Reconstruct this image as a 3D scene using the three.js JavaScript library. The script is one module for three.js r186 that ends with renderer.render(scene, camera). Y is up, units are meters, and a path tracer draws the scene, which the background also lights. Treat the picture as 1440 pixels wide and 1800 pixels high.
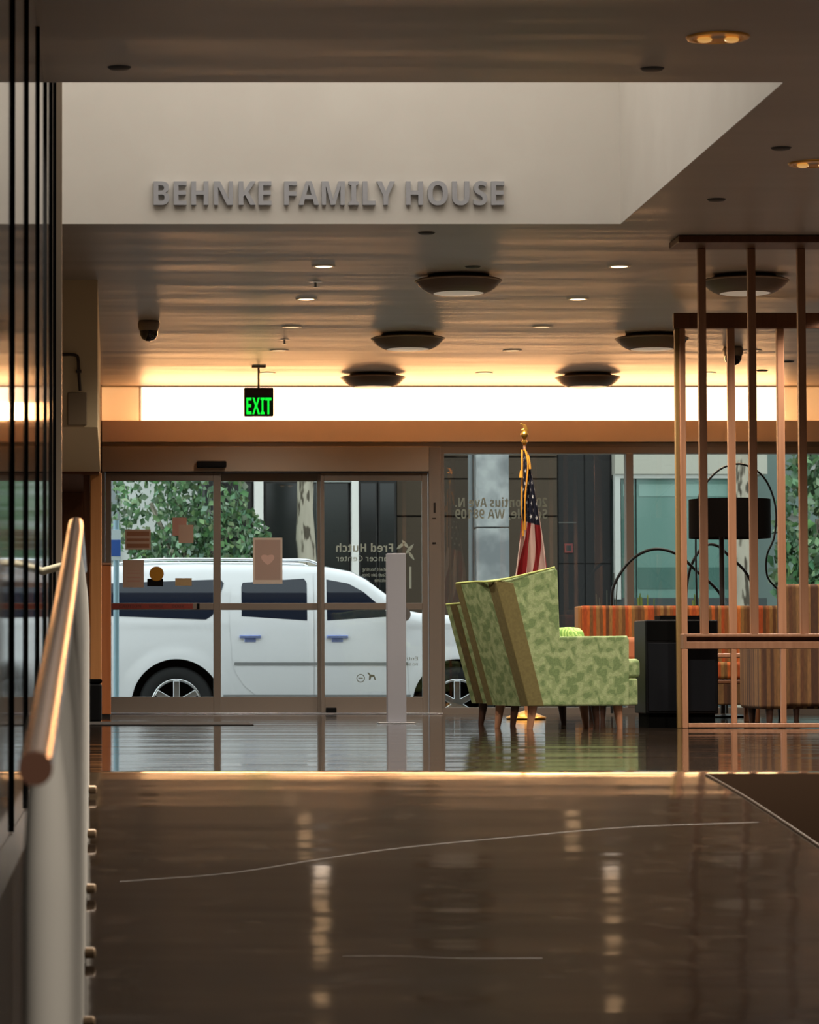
import * as THREE from 'three';
import { RoundedBoxGeometry } from 'three/addons/geometries/RoundedBoxGeometry.js';
import { mergeGeometries } from 'three/addons/utils/BufferGeometryUtils.js';
import { TextGeometry } from 'three/addons/geometries/TextGeometry.js';
import { FontLoader } from 'three/addons/loaders/FontLoader.js';
import { RectAreaLightUniformsLib } from 'three/addons/lights/RectAreaLightUniformsLib.js';

// ---------------------------------------------------------------- camera, sky, lights, exposure
// The camera stands low on a ramp (z = 30) and looks along -z at the glazed entrance (z = 0); upper floor is y = 0.
const scene = new THREE.Scene();
const camera = new THREE.PerspectiveCamera(2 * Math.atan(900 / 5790) * 180 / Math.PI, 1440 / 1800, 0.1, 300);
camera.position.set(0, 0.44, 30);
camera.rotation.x = Math.atan(270 / 5790);
camera.setViewOffset(1440, 1800, 522, 0, 1440, 1800);        // shifted lens: the room's axis falls left of the middle
camera.focus = 23; camera.userData.fStop = 9;
scene.add(camera);
const SKY = 2.25;
scene.background = new THREE.Color().setRGB(0.93 * SKY, 0.97 * SKY, 1.0 * SKY);     // even overcast
RectAreaLightUniformsLib.init();
const WARM = new THREE.Color().setRGB(1, 0.49, 0.185);
const coveLight = new THREE.RectAreaLight(WARM, 28, 5.85, 0.16);   // backlit panel in the recess over the entrance
coveLight.position.set(3.2, 2.765, -0.075); coveLight.lookAt(3.2, 2.765, 5);
scene.add(coveLight);
const wellFill = new THREE.RectAreaLight(new THREE.Color().setRGB(1, 0.93, 0.84), 1.45, 3.6, 4.2);   // fill light added at the unseen top of the well for the header wall
wellFill.position.set(0.95, 5.42, 13.3); wellFill.lookAt(0.95, 0, 13.3); scene.add(wellFill);
const LAMP_WHITE = new THREE.Color().setRGB(1, 0.88, 0.75), LOBBY_LIT = 22, LOBBY_DIM = 18, NEAR_LAMP = 32;
const EXPOSURE = 1.0;
const renderer = new THREE.WebGLRenderer({ antialias: true });
renderer.toneMapping = THREE.LinearToneMapping;
renderer.toneMappingExposure = EXPOSURE;
renderer.shadowMap.enabled = true;

// ---------------------------------------------------------------- helpers
let seed = 7;
const rnd = () => { seed = (seed * 1664525 + 1013904223) >>> 0; return seed / 4294967296; };
const rr = (a, b) => a + (b - a) * rnd();
const names = {};
function numbered(n) { names[n] = (names[n] ?? -1) + 1; return names[n] ? `${n}_${String(names[n]).padStart(3, '0')}` : n; }
function shadows(o) { o.castShadow = o.receiveShadow = true; return o; }
function clean(g) { g = g.index ? g.toNonIndexed() : g; for (const k of Object.keys(g.attributes)) if (!['position', 'normal', 'uv'].includes(k)) g.deleteAttribute(k); return g; }
function merge(list) { return list.length === 1 ? list[0] : mergeGeometries(list.map(clean)); }
function obj(name, geos, m, parent = scene) {
  const o = shadows(new THREE.Mesh(merge(Array.isArray(geos) ? geos : [geos]), m));
  o.name = parent === scene ? numbered(name) : name; parent.add(o); return o;
}
function struct(name, geos, m, parent = scene) { const o = obj(name, geos, m, parent); if (parent === scene) o.userData.kind = 'structure'; return o; }
function structGroup(name, x = 0, y = 0, z = 0) { const g = new THREE.Group(); g.name = numbered(name); g.position.set(x, y, z); g.userData.kind = 'structure'; scene.add(g); return g; }
function thing(name, label, category, [x, y, z] = [0, 0, 0], turn = 0, group) {
  const g = new THREE.Group(); g.name = numbered(name); g.position.set(x, y, z); g.rotation.y = turn;
  g.userData = { label, category }; if (group) g.userData.group = group; scene.add(g); return g;
}
function tag(o, label, category, group) { o.userData = { ...o.userData, label, category }; if (group) o.userData.group = group; return o; }
function dup(root, [x, y, z], turn, label) { const r = root.clone(); r.name = numbered(root.name.replace(/_\d{3}$/, '')); r.userData = { ...root.userData, label }; r.position.set(x, y, z); r.rotation.y = turn; scene.add(r); return r; }
const bx = (x0, x1, y0, y1, z0, z1) => new THREE.BoxGeometry(x1 - x0, y1 - y0, z1 - z0).translate((x0 + x1) / 2, (y0 + y1) / 2, (z0 + z1) / 2);
const rbx = (x0, x1, y0, y1, z0, z1, r = 0.01, s = 2) => new RoundedBoxGeometry(x1 - x0, y1 - y0, z1 - z0, s, r).translate((x0 + x1) / 2, (y0 + y1) / 2, (z0 + z1) / 2);
const cyl = (r0, r1, h, x, y, z, n = 24) => new THREE.CylinderGeometry(r1, r0, h, n).translate(x, y + h / 2, z);   // y is the foot
const tube = (pts, r, n = 40, k = 10, closed = false) => new THREE.TubeGeometry(new THREE.CatmullRomCurve3(pts.map((p) => new THREE.Vector3(...p)), closed), n, r, k, closed);
const lathe = (pts, n = 40) => new THREE.LatheGeometry(pts.map((p) => new THREE.Vector2(...p)), n);
function worldUV(g, s = 1) {           // box-mapped uv in metres
  g = clean(g); const p = g.attributes.position, n = g.attributes.normal, uv = new Float32Array(p.count * 2);
  for (let i = 0; i < p.count; i++) {
    const ax = Math.abs(n.getX(i)), ay = Math.abs(n.getY(i)), az = Math.abs(n.getZ(i));
    const [u, v] = ay >= ax && ay >= az ? [p.getX(i), p.getZ(i)] : ax >= az ? [p.getZ(i), p.getY(i)] : [p.getX(i), p.getY(i)];
    uv[2 * i] = u * s; uv[2 * i + 1] = v * s;
  }
  g.setAttribute('uv', new THREE.BufferAttribute(uv, 2)); return g;
}
function extrude(pts, depth, bevel = 0, holes) {
  const s = new THREE.Shape(pts.map((p) => new THREE.Vector2(...p)));
  if (holes) for (const h of holes) s.holes.push(new THREE.Path(h.map((p) => new THREE.Vector2(...p))));
  return new THREE.ExtrudeGeometry(s, { depth, bevelEnabled: bevel > 0, bevelSize: bevel, bevelThickness: bevel, bevelOffset: -bevel, bevelSegments: 2, curveSegments: 16 });
}

// ---------------------------------------------------------------- textures
const LAT = new Float32Array(64 * 64).map(() => rnd());
function vnoise(x, y, px, py) {        // periodic value noise
  const xi = Math.floor(x), yi = Math.floor(y), fx = x - xi, fy = y - yi, s = fx * fx * (3 - 2 * fx), t = fy * fy * (3 - 2 * fy);
  const at = (a, b) => LAT[((((a % px) + px) % px) * 7 + (((b % py) + py) % py) * 53 + px * 3) & 4095];
  return (at(xi, yi) * (1 - s) + at(xi + 1, yi) * s) * (1 - t) + (at(xi, yi + 1) * (1 - s) + at(xi + 1, yi + 1) * s) * t;
}
function fbm(u, v, fx, fy, oct = 4) { let a = 0, w = 0.5, t = 0; for (let i = 0; i < oct; i++) { a += w * vnoise(u * fx, v * fy, fx, fy); t += w; w *= 0.5; fx *= 2; fy *= 2; } return a / t; }
function dataTex(w, h, f, srgb, rx = 1, ry = 1) {
  const d = new Uint8Array(w * h * 4);
  for (let j = 0; j < h; j++) for (let i = 0; i < w; i++) { const c = f(i / w, j / h, i, j), k = 4 * (j * w + i); for (let q = 0; q < 3; q++) d[k + q] = Math.max(0, Math.min(255, Array.isArray(c) ? c[q] : c)); d[k + 3] = 255; }
  const t = new THREE.DataTexture(d, w, h); t.wrapS = t.wrapT = THREE.RepeatWrapping; t.magFilter = THREE.LinearFilter; t.minFilter = THREE.LinearMipmapLinearFilter; t.generateMipmaps = true;
  if (srgb) t.colorSpace = THREE.SRGBColorSpace; t.repeat.set(rx, ry); t.needsUpdate = true; return t;
}
function canvasTex(w, h, draw) { const c = document.createElement('canvas'); c.width = w; c.height = h; draw(c.getContext('2d'), w, h); const t = new THREE.CanvasTexture(c); t.colorSpace = THREE.SRGBColorSpace; t.wrapS = t.wrapT = THREE.RepeatWrapping; return t; }
const mixc = (a, b, t) => a.map((v, i) => v + (b[i] - v) * t);
const std = (color, roughness = 0.6, more = {}) => new THREE.MeshStandardMaterial({ color, roughness, ...more });

const floorTex = dataTex(1024, 1024, (u, v) => {
  const a = fbm(u, v, 4, 4, 5), b = fbm(u + 0.3, v + 0.7, 40, 40, 3); let c = mixc([30, 24, 19], [47, 38, 31], a); c = mixc(c, [92, 80, 68], Math.max(0, b - 0.62) * 1.4); return c;
}, true, 1 / 3, 1 / 3);
const floorBump = dataTex(512, 1024, (u, v) => 255 * (0.8 * fbm(u, v, 2, 10, 2) + 0.2 * fbm(u + 0.4, v, 6, 30, 2)), false, 1 / 5, 1 / 5);
const ceilBump = dataTex(512, 1024, (u, v) => 255 * (0.8 * fbm(u, v, 2, 9, 2) + 0.2 * fbm(u + 0.2, v, 5, 26, 2)), false, 1 / 6, 1 / 6);
const plasterTex = dataTex(256, 256, (u, v) => { const n = fbm(u, v, 6, 6, 4); return mixc([203, 198, 190], [212, 208, 200], n); }, true, 0.5, 0.5);
const woodTex = (a, b) => dataTex(128, 512, (u, v) => { const n = fbm(u + 0.05 * fbm(u, v, 2, 3, 2), v, 18, 2, 3), m = fbm(u, v, 50, 6, 2); return mixc(a, b, 0.7 * n + 0.3 * m); }, true, 2.5, 0.8);

const M = {
  floor: std(0xffffff, 0.075, { map: floorTex, bumpMap: floorBump, bumpScale: 0.008 }),
  ceiling: std(new THREE.Color().setRGB(0.33, 0.28, 0.23), 0.43, { bumpMap: ceilBump, bumpScale: 0.03 }),
  plaster: std(0xffffff, 0.8, { map: plasterTex }),
  warmWall: std(0xd8cdbd, 0.6),
  fascia: std(0xc9a98a, 0.5),
  taupe: std(0x8a7a68, 0.7),
  frame: std(0x83786d, 0.5),
  dark: std(0x1a1512, 0.5),
  black: new THREE.MeshPhysicalMaterial({ color: 0x050608, roughness: 0.5, specularIntensity: 0.35 }),
  blackMatte: new THREE.MeshPhysicalMaterial({ color: 0x060606, roughness: 0.9, specularIntensity: 0.1 }),
  glass: new THREE.MeshPhysicalMaterial({ color: 0xf2f7f5, roughness: 0, transmission: 1, thickness: 0, ior: 1.5 }),
  darkGlass: std(0x17191b, 0.06),
  wood: std(0xffffff, 0.42, { map: woodTex([142, 98, 70], [172, 126, 96]) }),
  woodDark: std(0xffffff, 0.5, { map: woodTex([82, 46, 22], [112, 68, 36]) }),
  legTan: std(0xffffff, 0.45, { map: woodTex([150, 104, 76], [180, 132, 100]) }),
  legDark: std(0x3a2013, 0.5),
  postPaint: std(0xdedcd4, 0.55),
  bronze: std(0xb8866a, 0.14, { metalness: 1 }),
  metal: std(0xa9abb0, 0.3, { metalness: 0.9 }),
  chrome: std(0xe0e2e6, 0.12, { metalness: 1 }),
  pedestal: std(0x86858b, 0.45),
  white: std(0xe9e7e2, 0.6),
  paper: std(0xcdbfb3, 0.9),
  gold: std(0xd8a24a, 0.3, { metalness: 0.9 }),
  carpet: std(0x2c221a, 0.97),
};

// ---------------------------------------------------------------- the setting
const H = 3.0, EDGE = 16.2, XR = 11;
const RAMP = [[0, 0.079], [0.6, 0.0995], [1.2, 0.1165], [1.5, 0.1205], [1.9, 0.1195], [2.2, 0.125], [2.5, 0.1253], [3.0, 0.121], [3.9, 0.111], [5.0, 0.1], [8, 0.094]];   // slope of the ramp with distance from its crest: bent so that lamp reflections stretch into columns
{ // floor: level by the entrance, with a soft crest where the ramp begins
  const g = new THREE.BufferGeometry(), pos = [], uv = [], nor = [], idx = [], zs = [];
  for (let i = 0; i <= 68; i++) zs.push(i < 8 ? EDGE - 0.08 + 0.16 * i / 8 : EDGE + 0.08 + 5.42 * (i - 8) / 60);
  const yAt = (z) => { const t = (z - (EDGE - 0.08)) / 0.16; return t <= 0 ? 0 : t >= 1 ? rampY(z) : -0.079 * 0.08 * t * t; };
  const sAt = (z) => { const u = z - EDGE, t = Math.max(0, Math.min(1, (u + 0.08) / 0.16)); return u < 0.08 ? 0.0815 * t : rampSlope(u); };
  const rows = [-0.06, 8, ...zs, 22.5, 24];
  for (const z of rows) for (const x of [-1.2, XR]) { const s = sAt(z), l = Math.hypot(1, s); pos.push(x, yAt(z), z); uv.push(x, z); nor.push(0, 1 / l, s / l); }
  for (let i = 0; i < rows.length - 1; i++) { const a = 2 * i; idx.push(a, a + 2, a + 1, a + 1, a + 2, a + 3); }
  const yb = yAt(24);
  const k = pos.length / 3;
  for (const [x, y, z] of [[-1.2, yb, 24], [XR, yb, 24], [-1.2, yb, 33], [XR, yb, 33]]) { pos.push(x, y, z); uv.push(x, z); nor.push(0, 1, 0); }
  idx.push(k, k + 2, k + 1, k + 1, k + 2, k + 3);
  g.setAttribute('position', new THREE.Float32BufferAttribute(pos, 3)); g.setAttribute('uv', new THREE.Float32BufferAttribute(uv, 2)); g.setAttribute('normal', new THREE.Float32BufferAttribute(nor, 3)); g.setIndex(idx);
  const f = struct('floor', g, M.floor);
  struct('slab', bx(-1.2, XR, -1.3, -1.1, -0.06, 33), M.taupe, f);
}
// hairline cracks in the polished floor, with their pale filler
function rampSlope(u) { for (let i = 1; i < RAMP.length; i++) if (u <= RAMP[i][0]) { const [a, b] = [RAMP[i - 1], RAMP[i]]; return a[1] + (b[1] - a[1]) * (u - a[0]) / (b[0] - a[0]); } return 0.094; }
function rampY(z) { const u = z - EDGE; let y = 0; for (let i = 1; i < RAMP.length && u > RAMP[i - 1][0]; i++) { const a = RAMP[i - 1][0], e = Math.min(u, RAMP[i][0]); y -= (e - a) * (RAMP[i - 1][1] + rampSlope(e)) / 2; } return y; }
const crackMat = std(0x4c4035, 0.5);
for (const pts of [[[0.023, 18.81], [0.396, 18.66], [0.726, 18.4], [1.025, 18.18], [1.461, 17.95], [1.91, 17.74], [2.418, 17.63]], [[0.692, 20.03], [0.864, 20.03], [1.033, 20.06], [1.291, 20.06]]]) {
  tag(obj('floor_crack', tube(pts.map(([x, z]) => [x, rampY(z) - 0.0012, z]), 0.0022, 60, 6), crackMat), pts.length > 5 ? 'long pale hairline crack curving across the polished ramp' : 'short pale hairline crack low on the polished ramp', 'crack');
}
// ceiling with a well closed above by the added light panel (z 11 to 15.63, x to 2.95)
const WZ0 = 11, WZ1 = 15.63, WX = 2.95;
struct('ceiling', [bx(-1.2, XR, H, H + 0.12, -0.5, WZ0), bx(WX, XR, H, H + 0.12, WZ0, WZ1), bx(-1.2, XR, H, H + 0.12, WZ1, 33)].map((g) => worldUV(g)), M.ceiling);
const WT = 5.6;
struct('wall_header', [worldUV(bx(-1.2, WX, H - 0.003, H + 0.125, WZ0 + 0.0005, WZ0 + 0.008)), worldUV(bx(-1.2, WX, H + 0.125, WT, WZ0 - 0.12, WZ0 + 0.008))], M.plaster);
struct('wall_well_right', [worldUV(bx(WX - 0.006, WX - 0.0005, H - 0.003, H + 0.125, WZ0 + 0.008, WZ1)), worldUV(bx(WX - 0.006, WX + 0.12, H + 0.125, WT, WZ0 - 0.12, WZ1))], M.plaster);
struct('wall_well_near', worldUV(bx(-1.2, WX, H + 0.1, WT, WZ1, WZ1 + 0.12)), M.plaster);
struct('wall_well_left', worldUV(bx(-1.2, -1.08, H, WT, WZ0 - 0.12, WZ1 + 0.12)), M.plaster);
{ const t = thing('added_well_panel', 'large added luminous panel at the unseen top of the well above the sign', 'ceiling light', [0.9, 5.45, 13.3]);  // unseen panel, added to brighten the header wall
  obj('panel_frame', [bx(-2.1, 2.1, 0.03, 0.12, -2.3, 2.3)], M.metal, t); obj('diffuser', bx(-1.8, 1.8, 0.0, 0.028, -2.1, 2.1), std(0xffffff, 0.6, { emissive: 0xfff4e8, emissiveIntensity: 1.2 }), t); }
// outer shell
struct('wall_right', bx(XR, XR + 0.2, -1.3, H + 0.12, -0.5, 33), M.warmWall);
struct('wall_back', bx(-1.2, XR + 0.2, -1.3, H + 0.12, 33, 33.2), M.taupe);
struct('wall_left', bx(-1.4, -1.2, -1.3, H + 0.12, -0.5, 33), M.taupe);
struct('roof', bx(-1.4, XR + 0.2, H + 0.12, H + 0.4, -0.7, WZ0 - 0.12), M.taupe);
// left: wall of dark polished panels with slim fins
{ const w = structGroup('wall_left', 0, 0, 0);
  const X = -0.3, fins = [23.9, 22.02, 20.24, 18.65, 16.94, 15.5, 14.2, 13.12], top = 5.4;
  struct('core', bx(-1.1, X - 0.03, -1.1, top, 13.1, 32.9), M.dark, w);
  for (let i = 0; i < fins.length - 1; i++) struct('panel', bx(X - 0.03, X, -0.05, i < 4 ? 2.99 : top, fins[i + 1] + 0.008, fins[i] - 0.008), M.darkGlass, w);
  struct('panel', bx(X - 0.03, X, -0.05, 2.99, 23.91, 32.9), M.darkGlass, w);
  for (const z of fins) { struct('fin', bx(X - 0.03, X + 0.009, -0.05, z < 15.6 ? top : 2.99, z - 0.014, z + 0.014), M.blackMatte, w); }
}
struct('trim_1', bx(-0.33, -0.262, -0.05, 3.6, 12.98, 13.08), std(0x8f7f6c, 0.4));
struct('baseboard_left', bx(-1.1, -0.24, -1.2, -0.055, 13.0, 32.9), std(0x3a2f26, 0.5));
// left, beyond: bulkhead over a dark side opening, wooden jamb
struct('wall_bulkhead', bx(-1.1, -0.1, 2.02, H, 3.2, 8.2), std(0xd8c29a, 0.75));
struct('trim_2', worldUV(rbx(-0.185, -0.09, 0, 2.02, 2.9, 3.0, 0.008)), std(0xffffff, 0.42, { map: woodTex([192, 130, 76], [216, 154, 98]) }));
struct('trim_3', worldUV(rbx(-0.24, -0.19, 0, 2.02, 2.86, 2.98, 0.008)), M.woodDark);
struct('wall_alcove', [bx(-1.2, -0.1, 0, 2.02, 0.2, 0.3), bx(-1.2, -0.11, 2.0, H, 0.0, 3.2)], M.woodDark);
// entrance wall: cove, fascia, header
struct('wall_front', [bx(-1.4, -0.1, -0.3, H + 0.12, -0.2, 0.0), bx(-1.4, XR, 2.44, 2.58, -0.5, -0.02), bx(8.95, XR, -0.3, 2.6, -0.2, 0.0)], M.warmWall);
struct('wall_cove', bx(-0.3, XR, 2.58, H + 0.12, -0.32, -0.12), M.warmWall);
struct('trim_4', rbx(-0.1, XR, 2.475, 2.672, -0.06, 0.05, 0.006), std(0xffe2c4, 0.5));
struct('trim_5', rbx(-0.1, XR, 2.43, 2.474, -0.06, 0.03, 0.004), M.frame);
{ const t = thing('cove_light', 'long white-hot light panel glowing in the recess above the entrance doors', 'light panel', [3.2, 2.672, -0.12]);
  obj('housing', bx(-2.95, 2.95, 0, 0.318, 0.001, 0.02), M.white, t);
  obj('light_diffuser', bx(-2.935, 2.935, 0.004, 0.314, 0.02, 0.035), std(0xffffff, 0.6, { emissive: new THREE.Color().setRGB(1, 0.8, 0.56), emissiveIntensity: 1.9 }), t);
  for (const [a, b] of [[-3.3, -2.96], [2.96, 6.2]]) obj('end_spill_glow', bx(a, b, 0.004, 0.314, 0.005, 0.02), std(0xffffff, 0.6, { emissive: WARM, emissiveIntensity: 0.6 }), t); }  // glowing strips added in place of warm spill on the wall beside the panel

// ---------------------------------------------------------------- lettering
const font = await new FontLoader().loadAsync('fonts/droid/droid_sans_bold.typeface.json');
const fontR = await new FontLoader().loadAsync('fonts/droid/droid_sans_regular.typeface.json');
function textGeo(s, size, depth, f = font) { const g = new TextGeometry(s, { font: f, size, depth, curveSegments: 5, bevelEnabled: false }); g.computeBoundingBox(); return g; }
function fitText(s, w, h, depth, f = font) {            // text scaled to w x h, left foot at the origin
  const g = textGeo(s, h, depth, f), b = g.boundingBox; g.translate(-b.min.x, 0, 0);
  g.scale(w / (b.max.x - b.min.x), 1, 1); return g;
}
{ const t = thing('wall_sign', 'raised grey metal letters reading BEHNKE FAMILY HOUSE on the pale header wall', 'sign', [0.221, 3.103, 11.008]);
  const word = 'BEHNKE FAMILY HOUSE', full = textGeo(word, 0.139, 0.02); const k = 2.03 / (full.boundingBox.max.x - full.boundingBox.min.x);
  let x = 0; const sc = 0.139 / font.data.resolution; const m = std(0xa6a8ae, 0.4, { metalness: 0.3 });
  for (const ch of word) { const adv = font.data.glyphs[ch].ha * sc; if (ch !== ' ') { const g = textGeo(ch, 0.139, 0.03).translate(x, 0, 0).scale(k, 1, 1).translate(0, 0, 0.006); obj('letter', g, m, t); } x += adv; }
}

// ---------------------------------------------------------------- entrance door and storefront
{ const d = structGroup('door_1', 0, 0, 0);
  struct('header_box', rbx(-0.1, 2.876, 2.203, 2.43, -0.1, 0.1, 0.006), std(0xa39686, 0.5), d);
  struct('jamb', [bx(-0.1, -0.067, 0, 2.203, -0.1, 0.07)], M.frame, d);
  const post = struct('jamb', rbx(2.876, 2.988, 0, 2.43, -0.1, 0.08, 0.006), M.frame, d);
  struct('latch_plate', [bx(2.92, 2.938, 1.83, 1.92, 0.08, 0.084), bx(2.908, 2.94, 1.545, 1.56, 0.08, 0.084), bx(2.908, 2.94, 1.775, 1.782, 0.08, 0.084)], M.dark, post);
  const panels = [[-0.066, 0.984, -0.012, 0.917, 0.035], [0.95, 1.927, 0.984, 1.865, -0.035], [1.895, 2.868, 1.927, 2.815, 0.035]];
  panels.forEach(([x0, x1, g0, g1, z], i) => {
    const p = new THREE.Group(); p.name = 'sliding_panel'; p.position.z = z; d.add(p);
    obj('stile', rbx(x0, g0, 0.012, 2.195, -0.022, 0.022, 0.004), M.frame, p); obj('stile', rbx(g1, x1, 0.012, 2.195, -0.022, 0.022, 0.004), M.frame, p);
    obj('rail', rbx(g0, g1, 0.012, 0.156, -0.022, 0.022, 0.004), M.frame, p); obj('rail', rbx(g0, g1, 0.946, 1.009, -0.022, 0.022, 0.004), M.frame, p);
    obj('rail', rbx(g0, g1, 2.12, 2.195, -0.022, 0.022, 0.004), M.frame, p);
    obj('glass_pane', bx(g0, g1, 0.156, 0.946, -0.004, 0.004), M.glass, p); obj('glass_pane', bx(g0, g1, 1.009, 2.12, -0.004, 0.004), M.glass, p);
  });
  struct('track', [bx(-0.066, 2.876, 2.19, 2.203, -0.09, 0.09)], M.dark, d);
  struct('threshold', rbx(-0.1, 2.988, 0.0, 0.011, -0.12, 0.14, 0.004), M.metal, d);
  struct('floor_guide', rbx(1.935, 2.03, 0.012, 0.06, 0.06, 0.1, 0.006), M.black, d);
  // white vinyl lettering on the outside, read backwards from within
  const vin = std(0xe4e1d8, 0.8), vl = new THREE.Group(); vl.name = 'vinyl_lettering'; vl.position.set(2.555, 0, 0.026); vl.rotation.y = Math.PI; d.add(vl);
  obj('logo_text', [fitText('Fred Hutch', 0.52, 0.075, 0.002).translate(0, 1.475, 0)], vin, vl);
  obj('small_text', [fitText('Cancer Center', 0.52, 0.05, 0.002, fontR).translate(0, 1.39, 0), fitText('Patient housing', 0.24, 0.03, 0.002, fontR).translate(0.04, 1.3, 0), fitText('at South Lake Union', 0.24, 0.03, 0.002, fontR).translate(0.04, 1.25, 0), fitText('Welcome', 0.13, 0.03, 0.002, fontR).translate(0.04, 1.2, 0)], vin, vl);
  const leaf = (x, y, r, w, h) => { const s = new THREE.Shape(); s.moveTo(0, -h); s.quadraticCurveTo(w, 0, 0, h); s.quadraticCurveTo(-w, 0, 0, -h); return new THREE.ExtrudeGeometry(s, { depth: 0.002, bevelEnabled: false }).rotateZ(r).translate(x, y, 0); };
  obj('logo_mark', [leaf(-0.07, 1.53, 0.9, 0.03, 0.05), leaf(-0.11, 1.545, -0.7, 0.03, 0.05), leaf(-0.15, 1.5, 0.7, 0.03, 0.06), leaf(-0.165, 1.44, -0.6, 0.025, 0.05)], vin, vl);
  obj('logo_mark', [bx(-0.165, -0.145, 1.14, 1.34, 0, 0.002)], vin, vl);
  const s2 = std(0x8d867a, 0.8);
  obj('no_smoking_symbol', [new THREE.TorusGeometry(0.035, 0.004, 6, 24).scale(1, 1, 0.3).translate(0.3, 0.325, 0), bx(0.28, 0.32, 0.32, 0.33, 0, 0.002)], s2, vl);
  obj('service_dog_symbol', [extrude([[0.16, 0.31], [0.175, 0.31], [0.18, 0.335], [0.205, 0.335], [0.21, 0.31], [0.225, 0.31], [0.222, 0.355], [0.24, 0.37], [0.23, 0.38], [0.21, 0.36], [0.175, 0.355]], 0.002)], s2, vl);
  obj('small_text', [fitText('Entrance', 0.24, 0.03, 0.002, fontR).translate(-0.22, 0.49, 0), fitText('no soliciting', 0.24, 0.03, 0.002, fontR).translate(-0.22, 0.44, 0)], s2, vl);
}
tag(obj('motion_sensor', rbx(0.763, 1.033, 2.234, 2.297, 0.1, 0.16, 0.012), M.black), 'black motion sensor box on the header above the sliding doors', 'sensor');
{ const w = structGroup('window_1', 0, 0, 0), ms = [4.71, 6.55, 8.95];
  struct('window_frame', [bx(2.988, 8.95, 2.37, 2.43, -0.08, 0.05), bx(2.988, 8.95, 0, 0.06, -0.08, 0.06)], M.frame, w);
  struct('mullion', rbx(2.988, 3.02, 0.06, 2.37, -0.08, 0.06, 0.004), M.frame, w);
  let x0 = 3.02;
  for (const m of ms) { struct('mullion', rbx(m - 0.033, m + 0.033, 0.06, 2.37, -0.08, 0.06, 0.005), M.frame, w); struct('glass_pane', bx(x0, m - 0.033, 0.06, 2.37, -0.004, 0.004), M.glass, w); x0 = m + 0.033; }
  const vl = new THREE.Group(); vl.name = 'vinyl_lettering'; vl.position.set(3.965, 0, -0.006); vl.rotation.y = Math.PI; w.add(vl);
  const vin = std(0xc4c0b6, 0.8);
  obj('address_text', [fitText('207 Pontius Ave N.', 0.84, 0.085, 0.002).translate(0, 1.885, 0), fitText('Seattle, WA 98109', 0.84, 0.085, 0.002).translate(0, 1.78, 0)], vin, vl);
}
// papers and stickers on the door glass (inside faces)
const Z1 = 0.041;
const pBrown = std(0x94684e, 0.9), pPink = std(0xb88e80, 0.9), pTan = std(0xb89e8c, 0.9);
function notice(label, x0, x1, y0, y1, z, extra, m = pTan, name = 'paper_notice', cat = 'notice') {
  const t = thing(name, label, cat, [(x0 + x1) / 2, y0, z]); const w = x1 - x0, h = y1 - y0;
  obj('sheet', bx(-w / 2, w / 2, 0, h, 0, 0.002), m, t); if (extra) extra(t, w, h); return t;
}
const bars = (list, m, name = 'print') => (t, w, h) => obj(name, list.map(([a, b, c, d]) => bx(a * w, b * w, c * h, d * h, 0.002, 0.0026)), m, t);
notice('wide brown printed notice taped high on the left door glass', 0.114, 0.347, 1.493, 1.678, Z1, bars([[-0.44, 0.44, 0.1, 0.3], [-0.44, 0.44, 0.42, 0.56], [-0.44, 0.44, 0.68, 0.9]], pBrown));
notice('smaller upper sheet of two overlapping blank notices on the left door', 0.545, 0.675, 1.62, 1.787, Z1, null, pPink);
notice('lower sheet overlapping another blank notice on the left door', 0.6, 0.736, 1.553, 1.72, Z1 + 0.0025, null, pTan);
notice('upright pale notice with pink lines beside the yellow sticker', 0.093, 0.285, 1.15, 1.4, Z1, bars([[-0.32, 0.32, 0.2, 0.26], [-0.32, 0.32, 0.34, 0.38], [-0.3, 0.3, 0.5, 0.53], [-0.3, 0.3, 0.6, 0.62]], pPink));
notice('small tan card low on the left door glass beside the yellow sticker', 0.57, 0.72, 1.165, 1.235, Z1, null, std(0xb59c74, 0.9), 'paper_card', 'card');
{ const t = thing('round_sticker', 'round dark yellow sticker on a black base on the left door', 'sticker', [0.4, 1.275, Z1]);
  obj('base_strip', bx(-0.085, 0.06, -0.115, -0.045, 0, 0.002), M.black, t);
  obj('disc', new THREE.CylinderGeometry(0.066, 0.066, 0.004, 32).rotateX(Math.PI / 2).translate(0, 0, 0.004), std(0xb07a10, 0.7), t); }
notice('large upright notice with a pale heart on the middle sliding door', 1.281, 1.549, 1.185, 1.605, -0.029, (t, w, h) => {
  obj('border', [bx(-w / 2, w / 2, 0, 0.035, 0.002, 0.003), bx(-w / 2, w / 2, h - 0.02, h, 0.002, 0.003), bx(-w / 2, -w / 2 + 0.018, 0.035, h - 0.02, 0.002, 0.003), bx(w / 2 - 0.018, w / 2, 0.035, h - 0.02, 0.002, 0.003)], std(0xd6c8ba, 0.9), t);
  const s = new THREE.Shape(); s.moveTo(0, -0.055); s.bezierCurveTo(-0.09, 0, -0.07, 0.06, 0, 0.03); s.bezierCurveTo(0.07, 0.06, 0.09, 0, 0, -0.055);
  obj('heart', new THREE.ExtrudeGeometry(s, { depth: 0.001, bevelEnabled: false }).translate(0, h * 0.54, 0.002), std(0xd8b8ac, 0.9), t); }, std(0xb39c90, 0.9));
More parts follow.
